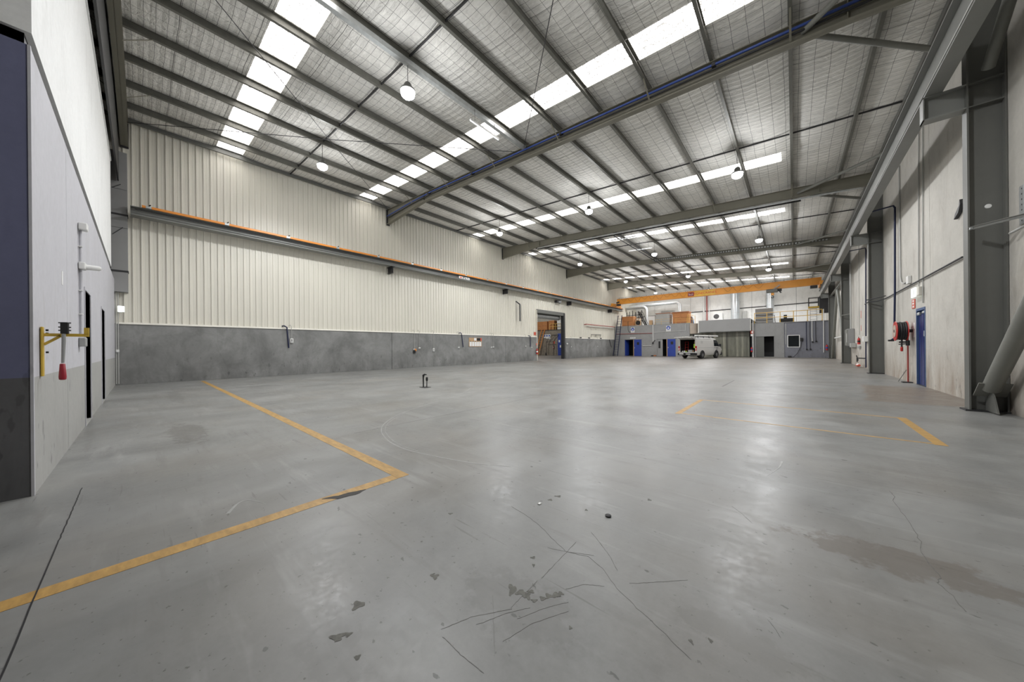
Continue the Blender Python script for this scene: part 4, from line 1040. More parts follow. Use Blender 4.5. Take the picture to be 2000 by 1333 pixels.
MB().bar((-18.25, 35.4, 2.72), (-18.25, 38.0, 2.76), 0.03, 0.05).build('bar', 'dark', wb)
for y in (35.5, 36.5, 36.8, 37.9): MB().bar((-18.25, y, 2.72), (-18.32, y, 2.42), 0.02, 0.03).build('leg', 'dark', wb)
tag(MB().lathe([(0.09, 0), (0.10, 0.03), (0.07, 0.12), (0.02, 0.14)], (-18.3, 29.95, 1.58), 'X', 14).build('bell_light', 'white', None, True), 'small white dome light just right of the roller door', 'light')
for y, tt in ((33.0, 'just past the roller door'), (35.0, 'under the far wall rack'), (38.1, 'right of the far wall rack')):
    tag(MB().bbox(-18.36, -18.28, y - 0.18, y + 0.18, ZD, ZD + 0.12, 0.015).build('conduit_box', 'dark', None), 'small dark box on the dado ledge ' + tt, 'box')
tag(MB().lathe([(0.03, 0), (0.035, 0.02), (0.02, 0.05)], (XL, 12.75, 1.75), 'X', 10).build('wall_plug', 'cond', None), 'small round wall plug left of the single conduit drop', 'cap')

# ================================================================ THINGS ON THE FLOOR
fp = thing('floor_standpipe', 'small black hooked post standing alone on the floor', 'post', (-8.67, 5.8, 0))
MB().tube([(-8.70, 5.78, 0.0), (-8.705, 5.78, 0.30), (-8.70, 5.78, 0.37), (-8.66, 5.80, 0.405), (-8.60, 5.83, 0.395)], [0.018, 0.022, 0.035, 0.025, 0.014], 10).build('hook', 'black', fp, True)
MB().tube([(-8.61, 5.84, 0.0), (-8.60, 5.84, 0.20)], 0.014, 8).build('stem', 'dark', fp, True)
MB().lathe([(0.015, 0), (0.034, 0.03), (0.036, 0.10), (0.02, 0.13)], (-8.60, 5.84, 0.19), 'Z', 10).build('knob', 'black', fp, True)
MB().bbox(-8.80, -8.50, 5.70, 5.92, 0, 0.012, 0.004).build('base_plate', 'dark', fp)
tag(MB().lathe([(0.0, 0.0), (0.020, 0.001), (0.022, 0.008), (0.012, 0.014), (0.0, 0.015)], (-1.0, 2.17, 0), 'Z', 12).build('rubber_plug', 'black', None, True), 'small black round rubber plug on the floor', 'plug')
tag(MB().bbox(-1.49, -1.47, 1.99, 2.02, 0, 0.006, 0.002).build('litter_scrap', 'wplain', None), 'tiny white scrap of litter on the floor left of the black plug', 'litter')

# ================================================================ OVERHEAD CRANE
CY = 42.0
cr = thing('bridge_crane', 'orange overhead bridge crane spanning the far end of the hall', 'crane', (-8, CY, 6.6))
MB().prism([(-17.75, 7.52), (-17.75, 6.93), (-17.2, 6.88), (1.6, 6.88), (2.0, 6.95), (2.0, 7.54)], 'Y', CY - 0.2, CY + 0.2).build('bridge_girder', 'orange', cr)
MB().box(-17.75, 2.0, CY - 0.26, CY + 0.26, 7.53, 7.56).build('top_plate', 'orange', cr)
for x, y0, y1, z0 in ((-17.95, CY - 1.35, CY + 1.35, 6.5), (1.97, CY - 1.35, CY + 1.35, 6.66)):
    et = MB().bbox(x - 0.13, x + 0.13, y0, y1, z0 + 0.08, z0 + 0.42, 0.02).build('end_truck', 'orange', cr)
    for y in (y0 + 0.25, y1 - 0.25):
        MB().lathe([(0.12, -0.06), (0.14, -0.06), (0.14, 0.06), (0.12, 0.06)], (x, y, z0 + 0.10), 'X', 18).build('wheel', 'dark', et, True)
MB().bbox(-17.6, -17.2, CY - 0.75, CY - 0.2, 6.62, 6.86, 0.02).build('drive_motor', 'dark', cr)
MB().bar((-17.3, CY - 1.4, 6.9), (-16.9, CY - 1.5, 6.98), 0.1, 0.16).build('buffer', 'black', cr)
MB().bbox(1.2, 1.7, CY - 0.6, CY - 0.2, 6.55, 6.8, 0.02).build('drive_motor', 'dark', cr)
MB().tube([(-17.6, CY - 0.3, 7.66), (2.0, CY - 0.3, 7.66)], 0.025, 6).build('festoon_rail', 'galv', cr)
for i in range(22):
    x = -17.4 + i * 0.88
    MB().bar((x, CY - 0.3, 7.56), (x, CY - 0.3, 7.70), 0.03, 0.03).build('festoon_post', 'dark', cr)
for i in range(17):
    x0 = -17.2 + i * 0.88; dx = 0.88 if i not in (10, 11, 12) else 0.0
    if dx == 0: continue
    pth = [(x0 + dx * q / 8, CY - 0.225, 7.6 - (0.50 + 0.1 * ((i * 7) % 3 - 1)) * math.sin(PI * q / 8)) for q in range(9)]
    MB().tube(pth, 0.010, 5).build('festoon_cable', 'plyd', cr)
lp = box('name_panel', 'yellow', cr, -8.6, -6.5, CY - 0.206, CY - 0.2, 6.93, 7.50)
M['panel_y'] = mat('panel_yellow', (0.85, 0.52, 0.07), 0.45)
lp.data.materials[0] = M['panel_y']
lg = box('logo_panel', 'redp', cr, -9.24, -8.6, CY - 0.21, CY - 0.2, 6.98, 7.44)
box('logo_field', 'logo_red', lg, -9.20, -8.64, CY - 0.214, CY - 0.21, 7.02, 7.40)
text('logo_letters', 'kci', 'wplain', lg, (-8.92, CY - 0.217, 7.20), 0.42, (PI / 2, 0, 0), 0.002)
text('lettering', 'KONECRANES', 'let_red', cr, (-7.52, CY - 0.21, 7.21), 0.345, (PI / 2, 0, 0), 0.003)
ho = thing('crane_hoist', 'dark crane hoist trolley with orange hook block under the bridge', 'hoist', (-1.5, CY, 6.3))
MB().bbox(-2.05, -1.15, CY - 0.75, CY - 0.25, 6.50, 6.80, 0.03).build('trolley_body', 'col', ho)
MB().bbox(-2.05, -1.15, CY - 0.3, CY + 0.28, 6.74, 6.885, 0.01).build('trolley_frame', 'dark', ho)
MB().cyl((-1.9, CY - 0.5, 6.70), (-0.85, CY - 0.5, 6.70), 0.13, 14).build('drum', 'dark', ho, True)
MB().bar((-1.5, CY - 0.5, 6.8), (-1.0, CY - 0.45, 7.2), 0.06, 0.1).build('arm', 'grey', ho)
MB().bar((-1.1, CY - 0.5, 6.7), (-0.9, CY - 0.5, 6.4), 0.06, 0.12).build('arm', 'dark', ho)
for dx in (-0.06, 0.06): MB().cyl((-1.56 + dx, CY - 0.5, 6.45), (-1.56 + dx, CY - 0.5, 6.62), 0.01, 6).build('rope', 'black', ho)
MB().bbox(-1.68, -1.44, CY - 0.6, CY - 0.4, 6.22, 6.46, 0.03).build('hook_block', 'orange', ho)
MB().tube([(-1.56, CY - 0.5, 6.24)] + [(-1.56 + 0.09 * math.sin(a_ / 8 * 1.5 * PI), CY - 0.5, 6.05 + 0.10 * math.cos(a_ / 8 * 1.5 * PI)) for a_ in range(9)], 0.03, 8).build('hook', 'black', ho, True)

# ================================================================ MEZZANINES at the far end
MY = 42.3
D1, D2, D3 = (-17.0, -14.68, -1, 2.2), (-12.88, -10.66, -1, 2.17), (-3.03, -1.45, -1, 2.2)
WN = (-0.42, 0.40, 1.06, 2.16)
ml = sroot('wall_mezzanine_left', (-13.7, MY, 0), 'grey painted block wall under the left mezzanine')
g = MB()
for r in rects_minus((-18.28, -9.2, 0, 3.9), [D1, D2]): g.box(r[0], r[1], MY, MY + 0.2, r[2], r[3])
g.build('block_wall', 'brick', ml)
box('side_wall', 'brick', ml, -9.4, -9.2, MY + 0.2, Y_FAR, 0, 3.9)
box('deck', 'brick', ml, -18.28, -9.2, MY - 0.02, Y_FAR, 3.9, 3.96)
box('inner_partition', 'dark', ml, -18.28, -9.4, MY + 2.6, MY + 2.7, 0, 3.9)
mr = sroot('wall_mezzanine_right', (0, MY, 0), 'grey block wall under the right mezzanine with doorway and window')
g, g2 = MB(), MB()
for r in rects_minus((-3.12, -0.72, 0, 3.48), [D3]): g.box(r[0], r[1], MY, MY + 0.2, r[2], r[3])
g.build('block_wall', 'brick', mr)
for r in rects_minus((-0.72, 2.74, 0, 3.48), [WN]): g2.box(r[0], r[1], MY + 0.06, MY + 0.25, r[2], r[3])
g2.build('block_wall', 'brickb', mr)
box('side_wall', 'brick', mr, -3.12, -2.95, MY + 0.2, Y_FAR, 0, 3.48)
box('deck', 'brick', mr, -3.14, 2.74, MY - 0.02, Y_FAR, 3.48, 3.54)
box('inner_partition', 'dark', mr, -2.95, 2.74, MY + 2.2, MY + 2.3, 0, 3.48)
box('wall_channel', 'cond', mr, -0.62, -0.56, MY - 0.0, MY + 0.06, 1.3, 3.4)
wn = sroot('window_1', (0, MY, 1), 'white framed dark window in the right mezzanine wall')
a, b, c, dd = WN
for r in ((a - 0.06, b + 0.06, c - 0.06, c), (a - 0.06, b + 0.06, dd, dd + 0.06), (a - 0.06, a, c, dd), (b, b + 0.06, c, dd)):
    box('window_frame', 'wplain', wn, r[0], r[1], MY + 0.0, MY + 0.12, r[2], r[3])
box('pane', 'glass', wn, a, b, MY + 0.08, MY + 0.1, c, dd)
def doubledoor(n, D, left, label, ajar):
    d = sroot('door_%d' % n, ((D[0] + D[1]) / 2, MY, 0), label)
    a, b, h = D[0], D[1], D[3]
    box('frame', 'fascia', d, a, a + 0.06, MY - 0.03, MY + 0.2, 0, h); box('frame', 'fascia', d, b - 0.06, b, MY - 0.03, MY + 0.2, 0, h)
    box('frame', 'fascia', d, a, b, MY - 0.03, MY + 0.2, h - 0.06, h + 0.02)
    m_ = (a + b) / 2 + 0.13
    lf = box('door_leaf', 'blue', d, m_, b - 0.07, MY - 0.02, MY + 0.03, 0.01, h - 0.07)
    box('vision_pane', 'black', lf, m_ + 0.38, m_ + 0.66, MY - 0.03, MY - 0.02, 1.45, 1.80)
    box('push_plate', 'galv', lf, m_ + 0.06, m_ + 0.11, MY - 0.03, MY - 0.02, 1.0, 1.15)
    box('mullion', 'tan', d, m_ - 0.1, m_ - 0.02, MY + 0.0, MY + 0.06, 0, h - 0.06)
    if ajar: l2 = MB().bar((a + 0.09, MY + 0.02, h / 2), (a + 0.24, MY + 0.95, h / 2), 0.045, h - 0.1).build('door_leaf', 'blue', d)
    else:
        l2 = box('door_leaf', 'fascia', d, a + 0.07, a + 0.68, MY + 0.02, MY + 0.07, 0.01, h - 0.07)
        box('vision_pane', 'black', l2, a + 0.2, a + 0.42, MY + 0.01, MY + 0.02, 1.0, 1.85)
doubledoor(4, D1, 0, 'blue double door, left leaf open, nearest the ladder', True)
doubledoor(5, D2, 0, 'blue and grey double door behind the van', False)
d = sroot('door_6', (-2.2, MY, 0), 'dark doorway under the yellow railing')
for r in ((D3[0], D3[0] + 0.05, 0, 2.2), (D3[1] - 0.06, D3[1], 0, 2.2), (D3[0], D3[1], 2.15, 2.22)): box('frame', 'fascia', d, r[0], r[1], MY - 0.03, MY + 0.2, r[2], r[3])
box('door_leaf', 'col', d, D3[0] + 0.05, D3[0] + 0.72, MY + 0.02, MY + 0.06, 0.02, 2.15)
box('threshold', 'cond', d, D3[0] + 0.7, D3[1], MY - 0.04, MY + 0.2, 0, 0.04)
# fascia bulkhead over the strip curtain
fb = thing('fascia_bulkhead', 'plain grey sheet metal fascia above the strip curtain doorway', 'fascia', (-5.7, 41.9, 2.78))
MB().bbox(-8.15, -3.40, 41.80, 41.95, 2.78, 4.09, 0.01).build('front_sheet', 'fascia', fb)
box('soffit', 'dark', fb, -8.15, -3.40, 41.95, 43.4, 2.82, 2.86)
box('top_sheet', 'fascia', fb, -8.15, -3.40, 41.95, Y_FAR - 0.02, 4.02, 4.07)
box('flashing', 'flash', fb, -8.24, -8.151, 41.8, 41.9, 2.7, 4.15)
box('flashing', 'flash', fb, -3.40, -3.36, 41.8, 41.9, 2.78, 4.12)
sc_ = thing('strip_curtain', 'greenish plastic strip curtain hanging under the grey fascia', 'curtain', (-5.8, 42.7, 0.02))
rr = random.Random(4)
for i in range(24):
    x = -9.1 + i * 0.235; y = 42.62 + (0.03 if i % 2 else 0) + rr.uniform(-.012, .012)
    b_ = MB(); b_.loft([[(x + (0.14 if s_ else -0.14), y + s2 * 0.006 + 0.02 * math.sin(z * 2 + i), z) for s_, s2 in ((0, -1), (1, -1), (1, 1), (0, 1))] for z in (0.03, 0.9, 1.8, 2.78)])
    b_.build('strip', ('strip', 'strip_b', 'strip', 'strip_c')[rr.randrange(4)], sc_)
MB().box(-9.2, -3.4, 42.58, 42.72, 2.74, 2.8).build('header_rail', 'galv', sc_)
box('back_wall', 'dark', fb, -9.15, -3.15, 43.4, 43.5, 0, 2.8)
struct(box('trim_2', 'fascia', None, -3.30, -3.14, 42.1, 42.3, 0, 3.6), 'grey corner post between fascia and right mezzanine')
# left mezzanine fittings
ld = thing('ladder', 'dark blue steel access ladder leaning at the far left corner', 'ladder', (-17.9, 41.7, 0))
for xa, xb in ((-18.2, -17.75), (-17.62, -17.22)): MB().bar((xa, 41.5, 0.02), (xb, 42.15, 5.4), 0.05, 0.08).build('stile', 'navy', ld)
for i in range(15):
    f = (i + 0.6) / 16; a = Vector((-18.2, 41.5, 0)).lerp(Vector((-17.75, 42.15, 5.4)), f); b = Vector((-17.62, 41.5, 0)).lerp(Vector((-17.22, 42.15, 5.4)), f)
    MB().cyl(a, b, 0.018, 6).build('rung', 'navy', ld)
def ppe(x0, x1, z0, z1, label):
    t = thing('safety_sign', label, 'sign', ((x0 + x1) / 2, MY - 0.02, z0))
    box('plate', 'wplain', t, x0, x1, MY - 0.03, MY - 0.015, z0, z1)
    cx, cz, r = (x0 + x1) / 2, z0 + (z1 - z0) * 0.64, (x1 - x0) * 0.46
    dsc = MB().lathe([(0.0, -0.036), (r, -0.036), (r, -0.03)], (cx, MY, cz), 'Y', 20).build('blue_disc', 'sblue', t)
    MB().lathe([(0.0, -0.040), (r * 0.5, -0.040), (r * 0.5, -0.036)], (cx, MY, cz - 0.02), 'Y', 14).build('head_symbol', 'wplain', dsc)
    box('goggles_symbol', 'sblue', dsc, cx - r * 0.45, cx + r * 0.45, MY - 0.043, MY - 0.040, cz + 0.0, cz + 0.06)
    for k in range(2): box('text_line', 'grey', t, x0 + 0.06, x1 - 0.06, MY - 0.034, MY - 0.03, z0 + 0.05 + k * 0.07, z0 + 0.08 + k * 0.07)
ppe(-16.1, -15.62, 3.05, 3.72, 'white safety sign with blue disc above the first double door')
ppe(-11.76, -11.26, 3.05, 3.72, 'white safety sign with blue disc above the second double door')
sgn = thing('door_sign', 'narrow white sign right above the first double door', 'sign', (-15.85, MY, 2.28))
box('plate', 'wplain', sgn, -16.2, -15.5, MY - 0.05, MY - 0.03, 2.28, 2.46)
for k in range(4): box('mark', 'grey', sgn, -16.12 + k * 0.15, -16.03 + k * 0.15, MY - 0.053, MY - 0.05, 2.33, 2.41)
tubeobj('wall_pipe', 'red pipe across the left mezzanine wall', [(-18.1, MY - 0.06, 2.94), (-13.4, MY - 0.06, 2.88)], 0.03, 'redp', 'pipe', 8)
tubeobj('wall_pipe', 'white pipe down the left mezzanine wall between the double doors', [(-13.3, MY - 0.06, 3.95), (-13.3, MY - 0.06, 1.7)], 0.045, 'white', 'pipe', 8)
tubeobj('wall_pipe', 'thin white conduit loop beside the second safety sign', [(-13.2, MY - 0.04, 2.98), (-9.65, MY - 0.04, 3.06), (-9.63, MY - 0.04, 3.85)], 0.02, 'white', 'pipe', 6)
tubeobj('wall_pipe', 'black hose hooked by the first safety sign', [(-16.45, MY - 0.05, 4.6), (-16.45, MY - 0.05, 3.4), (-16.3, MY - 0.05, 3.15), (-16.1, MY - 0.05, 3.12)], 0.025, 'black', 'pipe', 6)
tubeobj('wall_pipe', 'thin pale rail on the wall between the double doors', [(-14.6, MY - 0.05, 1.32), (-13.5, MY - 0.05, 1.32)], 0.03, 'white', 'pipe', 6)
h_ = thing('wall_hose', 'black hose fitting at the foot of the white wall pipe', 'hose', (-13.2, MY - 0.1, 1.6))
MB().bar((-13.35, MY - 0.1, 1.7), (-13.05, MY - 0.1, 2.0), 0.05, 0.06).build('lever', 'black', h_)
MB().bbox(-13.4, -13.25, MY - 0.14, MY - 0.02, 1.55, 1.72, 0.01).build('body', 'black', h_)
tag(MB().bbox(-13.5, -13.25, MY - 0.35, MY - 0.1, 0, 0.12, 0.02).build('floor_block', 'black', None), 'small black block on the floor between the double doors', 'block')
tag(MB().bbox(-13.2, -12.92, MY - 0.3, MY - 0.08, 0, 0.16, 0.02).build('floor_block', 'plyd', None), 'small brown block on the floor by the grey door leaf', 'block')
# things on the left mezzanine (deck at 3.96)
ZM = 3.96
def crate(x0, x1, y0, y1, z0, z1, label, lid=False):
    t = thing('plywood_crate', label, 'crate', ((x0 + x1) / 2, y0, z0))
    MB().bbox(x0, x1, y0, y1, z0, z1 - (0.12 if lid else 0), 0.01).build('body', 'ply', t)
    for k in (0.04, 0.5, 0.96):
        xx = x0 + (x1 - x0) * k
        box('batten', 'ply', t, xx - 0.05, xx + 0.05, y0 - 0.03, y0, z0, z1 - 0.12)
    for z in (z0 + 0.12, (z0 + z1) / 2): box('batten', 'plyd', t, x0 + 0.05, x1 - 0.05, y0 - 0.025, y0, z - 0.03, z + 0.03)
    if lid: MB().bbox(x0 - 0.05, x1 + 0.05, y0 - 0.06, y1 + 0.05, z1 - 0.14, z1, 0.01).build('lid', 'plyd', t)
crate(-17.5, -15.95, 42.8, 43.9, ZM, 5.25, 'orange plywood crate at the left end of the mezzanine')
crate(-11.2, -9.45, 42.95, 44.2, ZM, 5.4, 'larger orange plywood crate with lid right of the grey bin', True)
bn = thing('steel_bin', 'pale corrugated steel bin with brown rim on the mezzanine', 'bin', (-12.4, 43.3, ZM))
MB().bbox(-13.2, -11.55, 43.0, 44.2, ZM, 5.34, 0.02).build('body', 'cond', bn)
for i in range(8): box('rib', 'cond', bn, -13.12 + i * 0.2, -13.05 + i * 0.2, 42.975, 43.0, ZM + 0.08, 5.3)
box('rim', 'plyd', bn, -13.24, -11.5, 42.95, 44.25, 5.32, 5.40)
cbn = thing('cabinet', 'white cabinet standing left of the grey bin', 'cabinet', (-13.85, 43.6, ZM))
MB().bbox(-14.25, -13.4, 43.4, 44.0, ZM, 5.15, 0.015).build('body', 'white', cbn)
box('cabinet_door', 'wplain', cbn, -14.2, -13.45, 43.385, 43.4, ZM + 0.08, 5.1)
tag(MB().bbox(-13.98, -13.62, 42.9, 43.2, ZM, 4.58, 0.015).build('cardboard_box', 'tan', None), 'small tan carton in front of the white cabinet', 'box')
fn = thing('ring_frame', 'tan and black ring-shaped blower standing on the mezzanine', 'blower', (-15.65, 43.3, ZM))
rg = [(-15.53 + 0.36 * math.cos(a_ * PI / 12), 43.3, ZM + 0.40 + 0.36 * math.sin(a_ * PI / 12)) for a_ in range(25)]
MB().tube(rg, 0.06, 8, False).build('outer_ring', 'tan', fn, True)
MB().lathe([(0.0, -0.05), (0.28, -0.05), (0.28, 0.1), (0, 0.1)], (-15.53, 43.3, ZM + 0.40), 'Y', 20).build('drum', 'black', fn, True)
MB().bbox(-15.88, -15.18, 43.2, 43.7, ZM, ZM + 0.08, 0.01).build('base', 'tan', fn)
for x in (-15.88, -15.16): box('post', 'tan', fn, x - 0.03, x + 0.03, 43.25, 43.31, ZM, 4.95)
box('cross_bar', 'tan', fn, -15.88, -15.16, 43.25, 43.31, 4.9, 4.98)
st = thing('stair_ladder', 'black steel stair rising from the mezzanine by the ducts', 'stair', (-15, 44.3, ZM))
for dy in (0.0, 0.6):
    MB().bar((-14.85, 44.0 + dy, ZM), (-15.75, 44.0 + dy, 5.95), 0.04, 0.12).build('stringer', 'dark', st)
    MB().bar((-14.55, 44.0 + dy, ZM), (-15.4, 44.0 + dy, 5.95), 0.04, 0.05).build('handrail', 'dark', st)
for i in range(9):
    f = (i + 0.5) / 9; x = -14.85 - 0.9 * f; z = ZM + 1.98 * f
    box('tread', 'dark', st, x - 0.12, x + 0.12, 44.0, 44.6, z - 0.012, z + 0.012)
rk = thing('post_rack', 'row of black steel posts behind the left orange crate', 'rack', (-16.9, 44.2, ZM))
for i in range(6): box('post', 'dark', rk, -17.8 + i * 0.42, -17.73 + i * 0.42, 45.1, 45.17, ZM, 6.0 + 0.12 * (i % 3))
box('cross_bar', 'dark', rk, -17.8, -15.6, 45.1, 45.16, 5.55, 5.62)
box('cross_bar', 'dark', rk, -17.8, -15.6, 45.1, 45.16, 4.75, 4.82)
def railing(name, label, pts, zb, h=1.05, r=0.028, kick=False):
    t = thing(name, label, 'railing', (pts[0][0], pts[0][1], zb))
    for p in pts:
        MB().cyl((p[0], p[1], zb), (p[0], p[1], zb + h), r, 8).build('post', 'rail_y', t, True)
        box('foot', 'rail_y', t, p[0] - 0.06, p[0] + 0.06, p[1] - 0.04, p[1] + 0.04, zb, zb + 0.05)
    MB().tube([(p[0], p[1], zb + h) for p in pts], r, 8).build('top_rail', 'rail_y', t, True)
    MB().tube([(p[0], p[1], zb + h * 0.52) for p in pts], r, 8).build('mid_rail', 'rail_y', t, True)
    return t
railing('safety_railing', 'yellow railing at the corner of the left mezzanine', [(-9.42, 42.45), (-9.25, 42.45), (-9.25, 43.9), (-9.25, 45.4)], ZM, 1.0, 0.022)
railing('safety_railing', 'thin yellow railing in front of the bins on the left mezzanine', [(-13.1, 42.42), (-12.35, 42.42), (-10.7, 42.42), (-9.5, 42.42)], ZM, 0.62, 0.012)
railing('safety_railing', 'yellow railing along the right mezzanine', [(-3.1, 42.42), (-2.07, 42.42), (-1.02, 42.42), (0.0, 42.42), (1.02, 42.42), (2.05, 42.42)], 3.54, 1.06, 0.03)
ch = thing('tarped_stack', 'dark box draped with blue tarp right of the larger crate', 'stack', (-9.6, 45.0, ZM))
MB().bbox(-9.85, -9.6, 44.8, 45.2, ZM, 4.95, 0.02).build('box', 'dark', ch)
MB().loft([[(-9.59, 44.75, z), (-9.38 + dx, 44.75, z), (-9.36 + dx, 45.2, z), (-9.59, 45.2, z)] for z, dx in ((ZM, 0.06), (4.3, 0.0), (4.7, -0.06), (4.85, -0.12))]).build('tarp', 'bluecloth', ch)
tk = thing('beige_tank', 'beige ribbed tank panel at the end of the left mezzanine', 'tank', (-8.8, 42.6, 2.6))
prof = [(-9.18, 42.35)] + [(-8.75 + 0.35 * math.sin(a_), 42.75 - 0.4 * math.cos(a_)) for a_ in (0, .4, .8, 1.2, 1.57)] + [(-8.4, 43.6), (-9.18, 43.6)]
MB().prism(prof, 'Z', 2.66, 3.86).build('shell', 'beige', tk, True)
for i in range(5): box('rib', 'beige', tk, -9.1 + i * 0.09, -9.07 + i * 0.09, 42.33, 42.36, 2.7, 3.83)
# right mezzanine items
gb = thing('plant_screen', 'mauve grey sheet screen behind the yellow railing', 'screen', (-2.4, 43.6, 3.54))
MB().bbox(-3.1, -1.62, 43.45, 43.6, 3.54, 5.14, 0.012).build('sheet', 'fascia', gb)
for z in (3.95, 4.45): MB().tube([(-3.05, 43.42, z), (-2.3, 43.41, z - 0.05), (-1.65, 43.42, z + 0.02)], 0.02, 6).build('cable', 'dark', gb)
bk = thing('equipment_box', 'long black equipment box behind the yellow railing', 'equipment', (-0.5, 43.3, 3.54))
MB().bbox(-1.1, 0.05, 43.15, 43.7, 3.54, 3.97, 0.02).build('body', 'black', bk)
MB().bbox(-0.76, -0.5, 43.2, 43.6, 3.97, 4.32, 0.02).build('head', 'black', bk)
box('stripe', 'rail_y', bk, -0.77, -0.49, 43.19, 43.2, 4.08, 4.13)
tag(MB().bar((-1.42, 43.1, 3.56), (-1.5, 43.2, 4.35), 0.05, 0.05).build('steel_bar', 'dark', None), 'dark upright bar left of the black equipment box', 'bar')
for x, zb, c, tt, r in ((0.92, 0.78, 'navy', 'blue cable hose, leftmost', 0.025), (1.17, 0.8, 'dark', 'dark cable, second from left', 0.018), (1.33, 1.5, 'white', 'white conduit, third from left', 0.03), (1.58, 1.55, 'dark', 'dark cable, rightmost', 0.02)):
    t = thing('wall_drop', tt + ', hanging down the blue-grey mezzanine wall', 'cable', (x, MY, zb))
    MB().tube([(x, MY - 0.02, 3.5), (x, MY - 0.02, 2.0), (x + 0.02, MY - 0.02, zb + 0.05)], r, 8).build('cable', c, t, True)
    MB().bbox(x - 0.03, x + 0.09, MY - 0.09, MY + 0.05, zb - 0.03, zb + 0.07, 0.01).build('plug', 'black', t)
sk = thing('welder_socket', 'black wall socket with drooping cable right of the window', 'socket', (0.55, MY, 1.6))
MB().bbox(0.46, 0.68, MY - 0.1, MY + 0.05, 1.62, 1.92, 0.02).build('socket', 'black', sk)
MB().tube([(0.6, MY - 0.05, 1.62), (0.5, MY - 0.06, 1.0), (0.25, MY - 0.1, 0.4), (-0.02, MY - 0.15, 0.06), (-0.2, MY - 0.2, 0.03)], 0.022, 8).build('cable', 'black', sk, True)
tag(MB().bbox(-0.45, -0.18, MY - 0.35, MY - 0.1, 0, 0.16, 0.02).build('floor_box', 'black', None), 'small black box on the floor under the window', 'box')
tubeobj('wall_pipe', 'white pipe down the right end of the blue-grey mezzanine wall', [(2.13, MY - 0.03, 4.6), (2.13, MY - 0.03, 0.5)], 0.035, 'white', 'pipe', 8)
extinguisher(2.33, MY - 0.12, 0.72, 'red fire extinguisher with blue label at the far right corner', 'sblue')
extinguisher(-3.32, 41.98, 0.55, 'red fire extinguisher with blue label beside the strip curtain', 'sblue')
e = thing('fire_sign', 'red and white fire sign on the post beside the strip curtain', 'sign', (-3.28, 42.05, 2.46))
box('plate', 'sred', e, -3.42, -3.14, 42.05, 42.07, 2.47, 2.78); box('mark', 'wplain', e, -3.33, -3.23, 42.045, 42.05, 2.53, 2.72)
tag(box('notice', 'wplain', None, -3.40, -3.16, 42.05, 42.07, 2.2, 2.42), 'pale notice under the red fire sign by the curtain', 'notice')
tubeobj('wall_pipe', 'white vertical pipe beside the strip curtain', [(-3.2, 42.04, 0.0), (-3.2, 42.04, 4.0)], 0.03, 'white', 'pipe', 8)
cg = thing('access_platform', 'black cage platform with orange floor at the far runway end', 'platform', (1.5, 43.2, 4.8))
for x in (1.14, 1.84):
    for y in (43.0, 43.7): box('post', 'dark', cg, x - 0.03, x + 0.03, y - 0.03, y + 0.03, 4.85, 5.85)
for z in (5.36, 5.83):
    for y in (43.0, 43.7): box('cage_rail', 'dark', cg, 1.14, 1.84, y - 0.025, y + 0.025, z - 0.025, z + 0.025)
    for x in (1.14, 1.84): box('cage_rail', 'dark', cg, x - 0.025, x + 0.025, 43.0, 43.7, z - 0.025, z + 0.025)
MB().bbox(1.1, 1.88, 42.96, 43.74, 4.82, 4.98, 0.01).build('platform_floor', 'yellow', cg)
box('side_panel', 'dark', cg, 1.9, 2.6, 43.0, 43.6, 4.3, 5.9)
ll = thing('ladder', 'grey rung ladder hanging below the cage platform', 'ladder', (1.45, 43.1, 3.54))
for x in (1.24, 1.70): box('stile', 'cond', ll, x - 0.02, x + 0.02, 43.05, 43.10, 3.54, 4.9)
for i in range(5): MB().cyl((1.24, 43.075, 3.72 + i * 0.26), (1.70, 43.075, 3.72 + i * 0.26), 0.014, 6).build('rung', 'dark', ll)

# ================================================================ FAR WALL SERVICES
def arc(c, u, v, r, a0, a1, n=8):
    c, u, v = Vector(c), Vector(u), Vector(v)
    return [c + (u * math.cos(a0 + (a1 - a0) * i / n) + v * math.sin(a0 + (a1 - a0) * i / n)) * r for i in range(n + 1)]
d1 = [(-18.25, 47.6, 7.05), (-16, 47.8, 7.16), (-12.1, 48, 7.2)] + arc((-12.1, 48, 6.7), (0, 0, 1), (1, 0, 0), 0.5, 0, PI / 2)[1:] + [(-11.6, 48, ZM)]
tag(MB().tube(d1, 0.22, 18).build('ventilation_duct', 'galv', None, True), 'long pale round duct bending down behind the larger crate', 'duct')
d2 = [(-18.25, 46.3, 6.72), (-16.1, 46.5, 6.78)] + arc((-16.0, 46.5, 6.28), (0, 0, 1), (1, 0, 0), 0.5, 0, PI / 2)[1:] + [(-15.5, 46.5, ZM)]
tag(MB().tube(d2, 0.22, 18).build('ventilation_duct', 'galv', None, True), 'shorter pale round duct bending down behind the black stair', 'duct')
M['duct'] = mat('bright_duct', (0.62, 0.66, 0.68), 0.3, 0.5, 0.08, 3)
for xc, r, zb, tt in ((-5.62, 0.45, 4.1, 'wide silver vertical duct right of the air conditioner'), (-2.12, 0.36, 3.54, 'narrower silver vertical duct behind the mauve screen')):
    t = thing('flue_duct', tt, 'duct', (xc, 49.9, zb))
    MB().cyl((xc, 49.9, zb), (xc, 49.9, 8.6), r, 24).build('duct', 'duct', t, True)
    for z in (5.4, 6.9): MB().lathe([(r + 0.012, 0), (r + 0.012, 0.05)], (xc, 49.9, z), 'Z', 24).build('joint_ring', 'galv', t, True)
ac = thing('air_conditioner', 'white split air conditioner unit on the far wall', 'air conditioner', (-7.5, 50.2, 4.6))
MB().bbox(-8.05, -6.98, 49.95, 50.42, 4.62, 5.56, 0.03).build('case', 'white', ac)
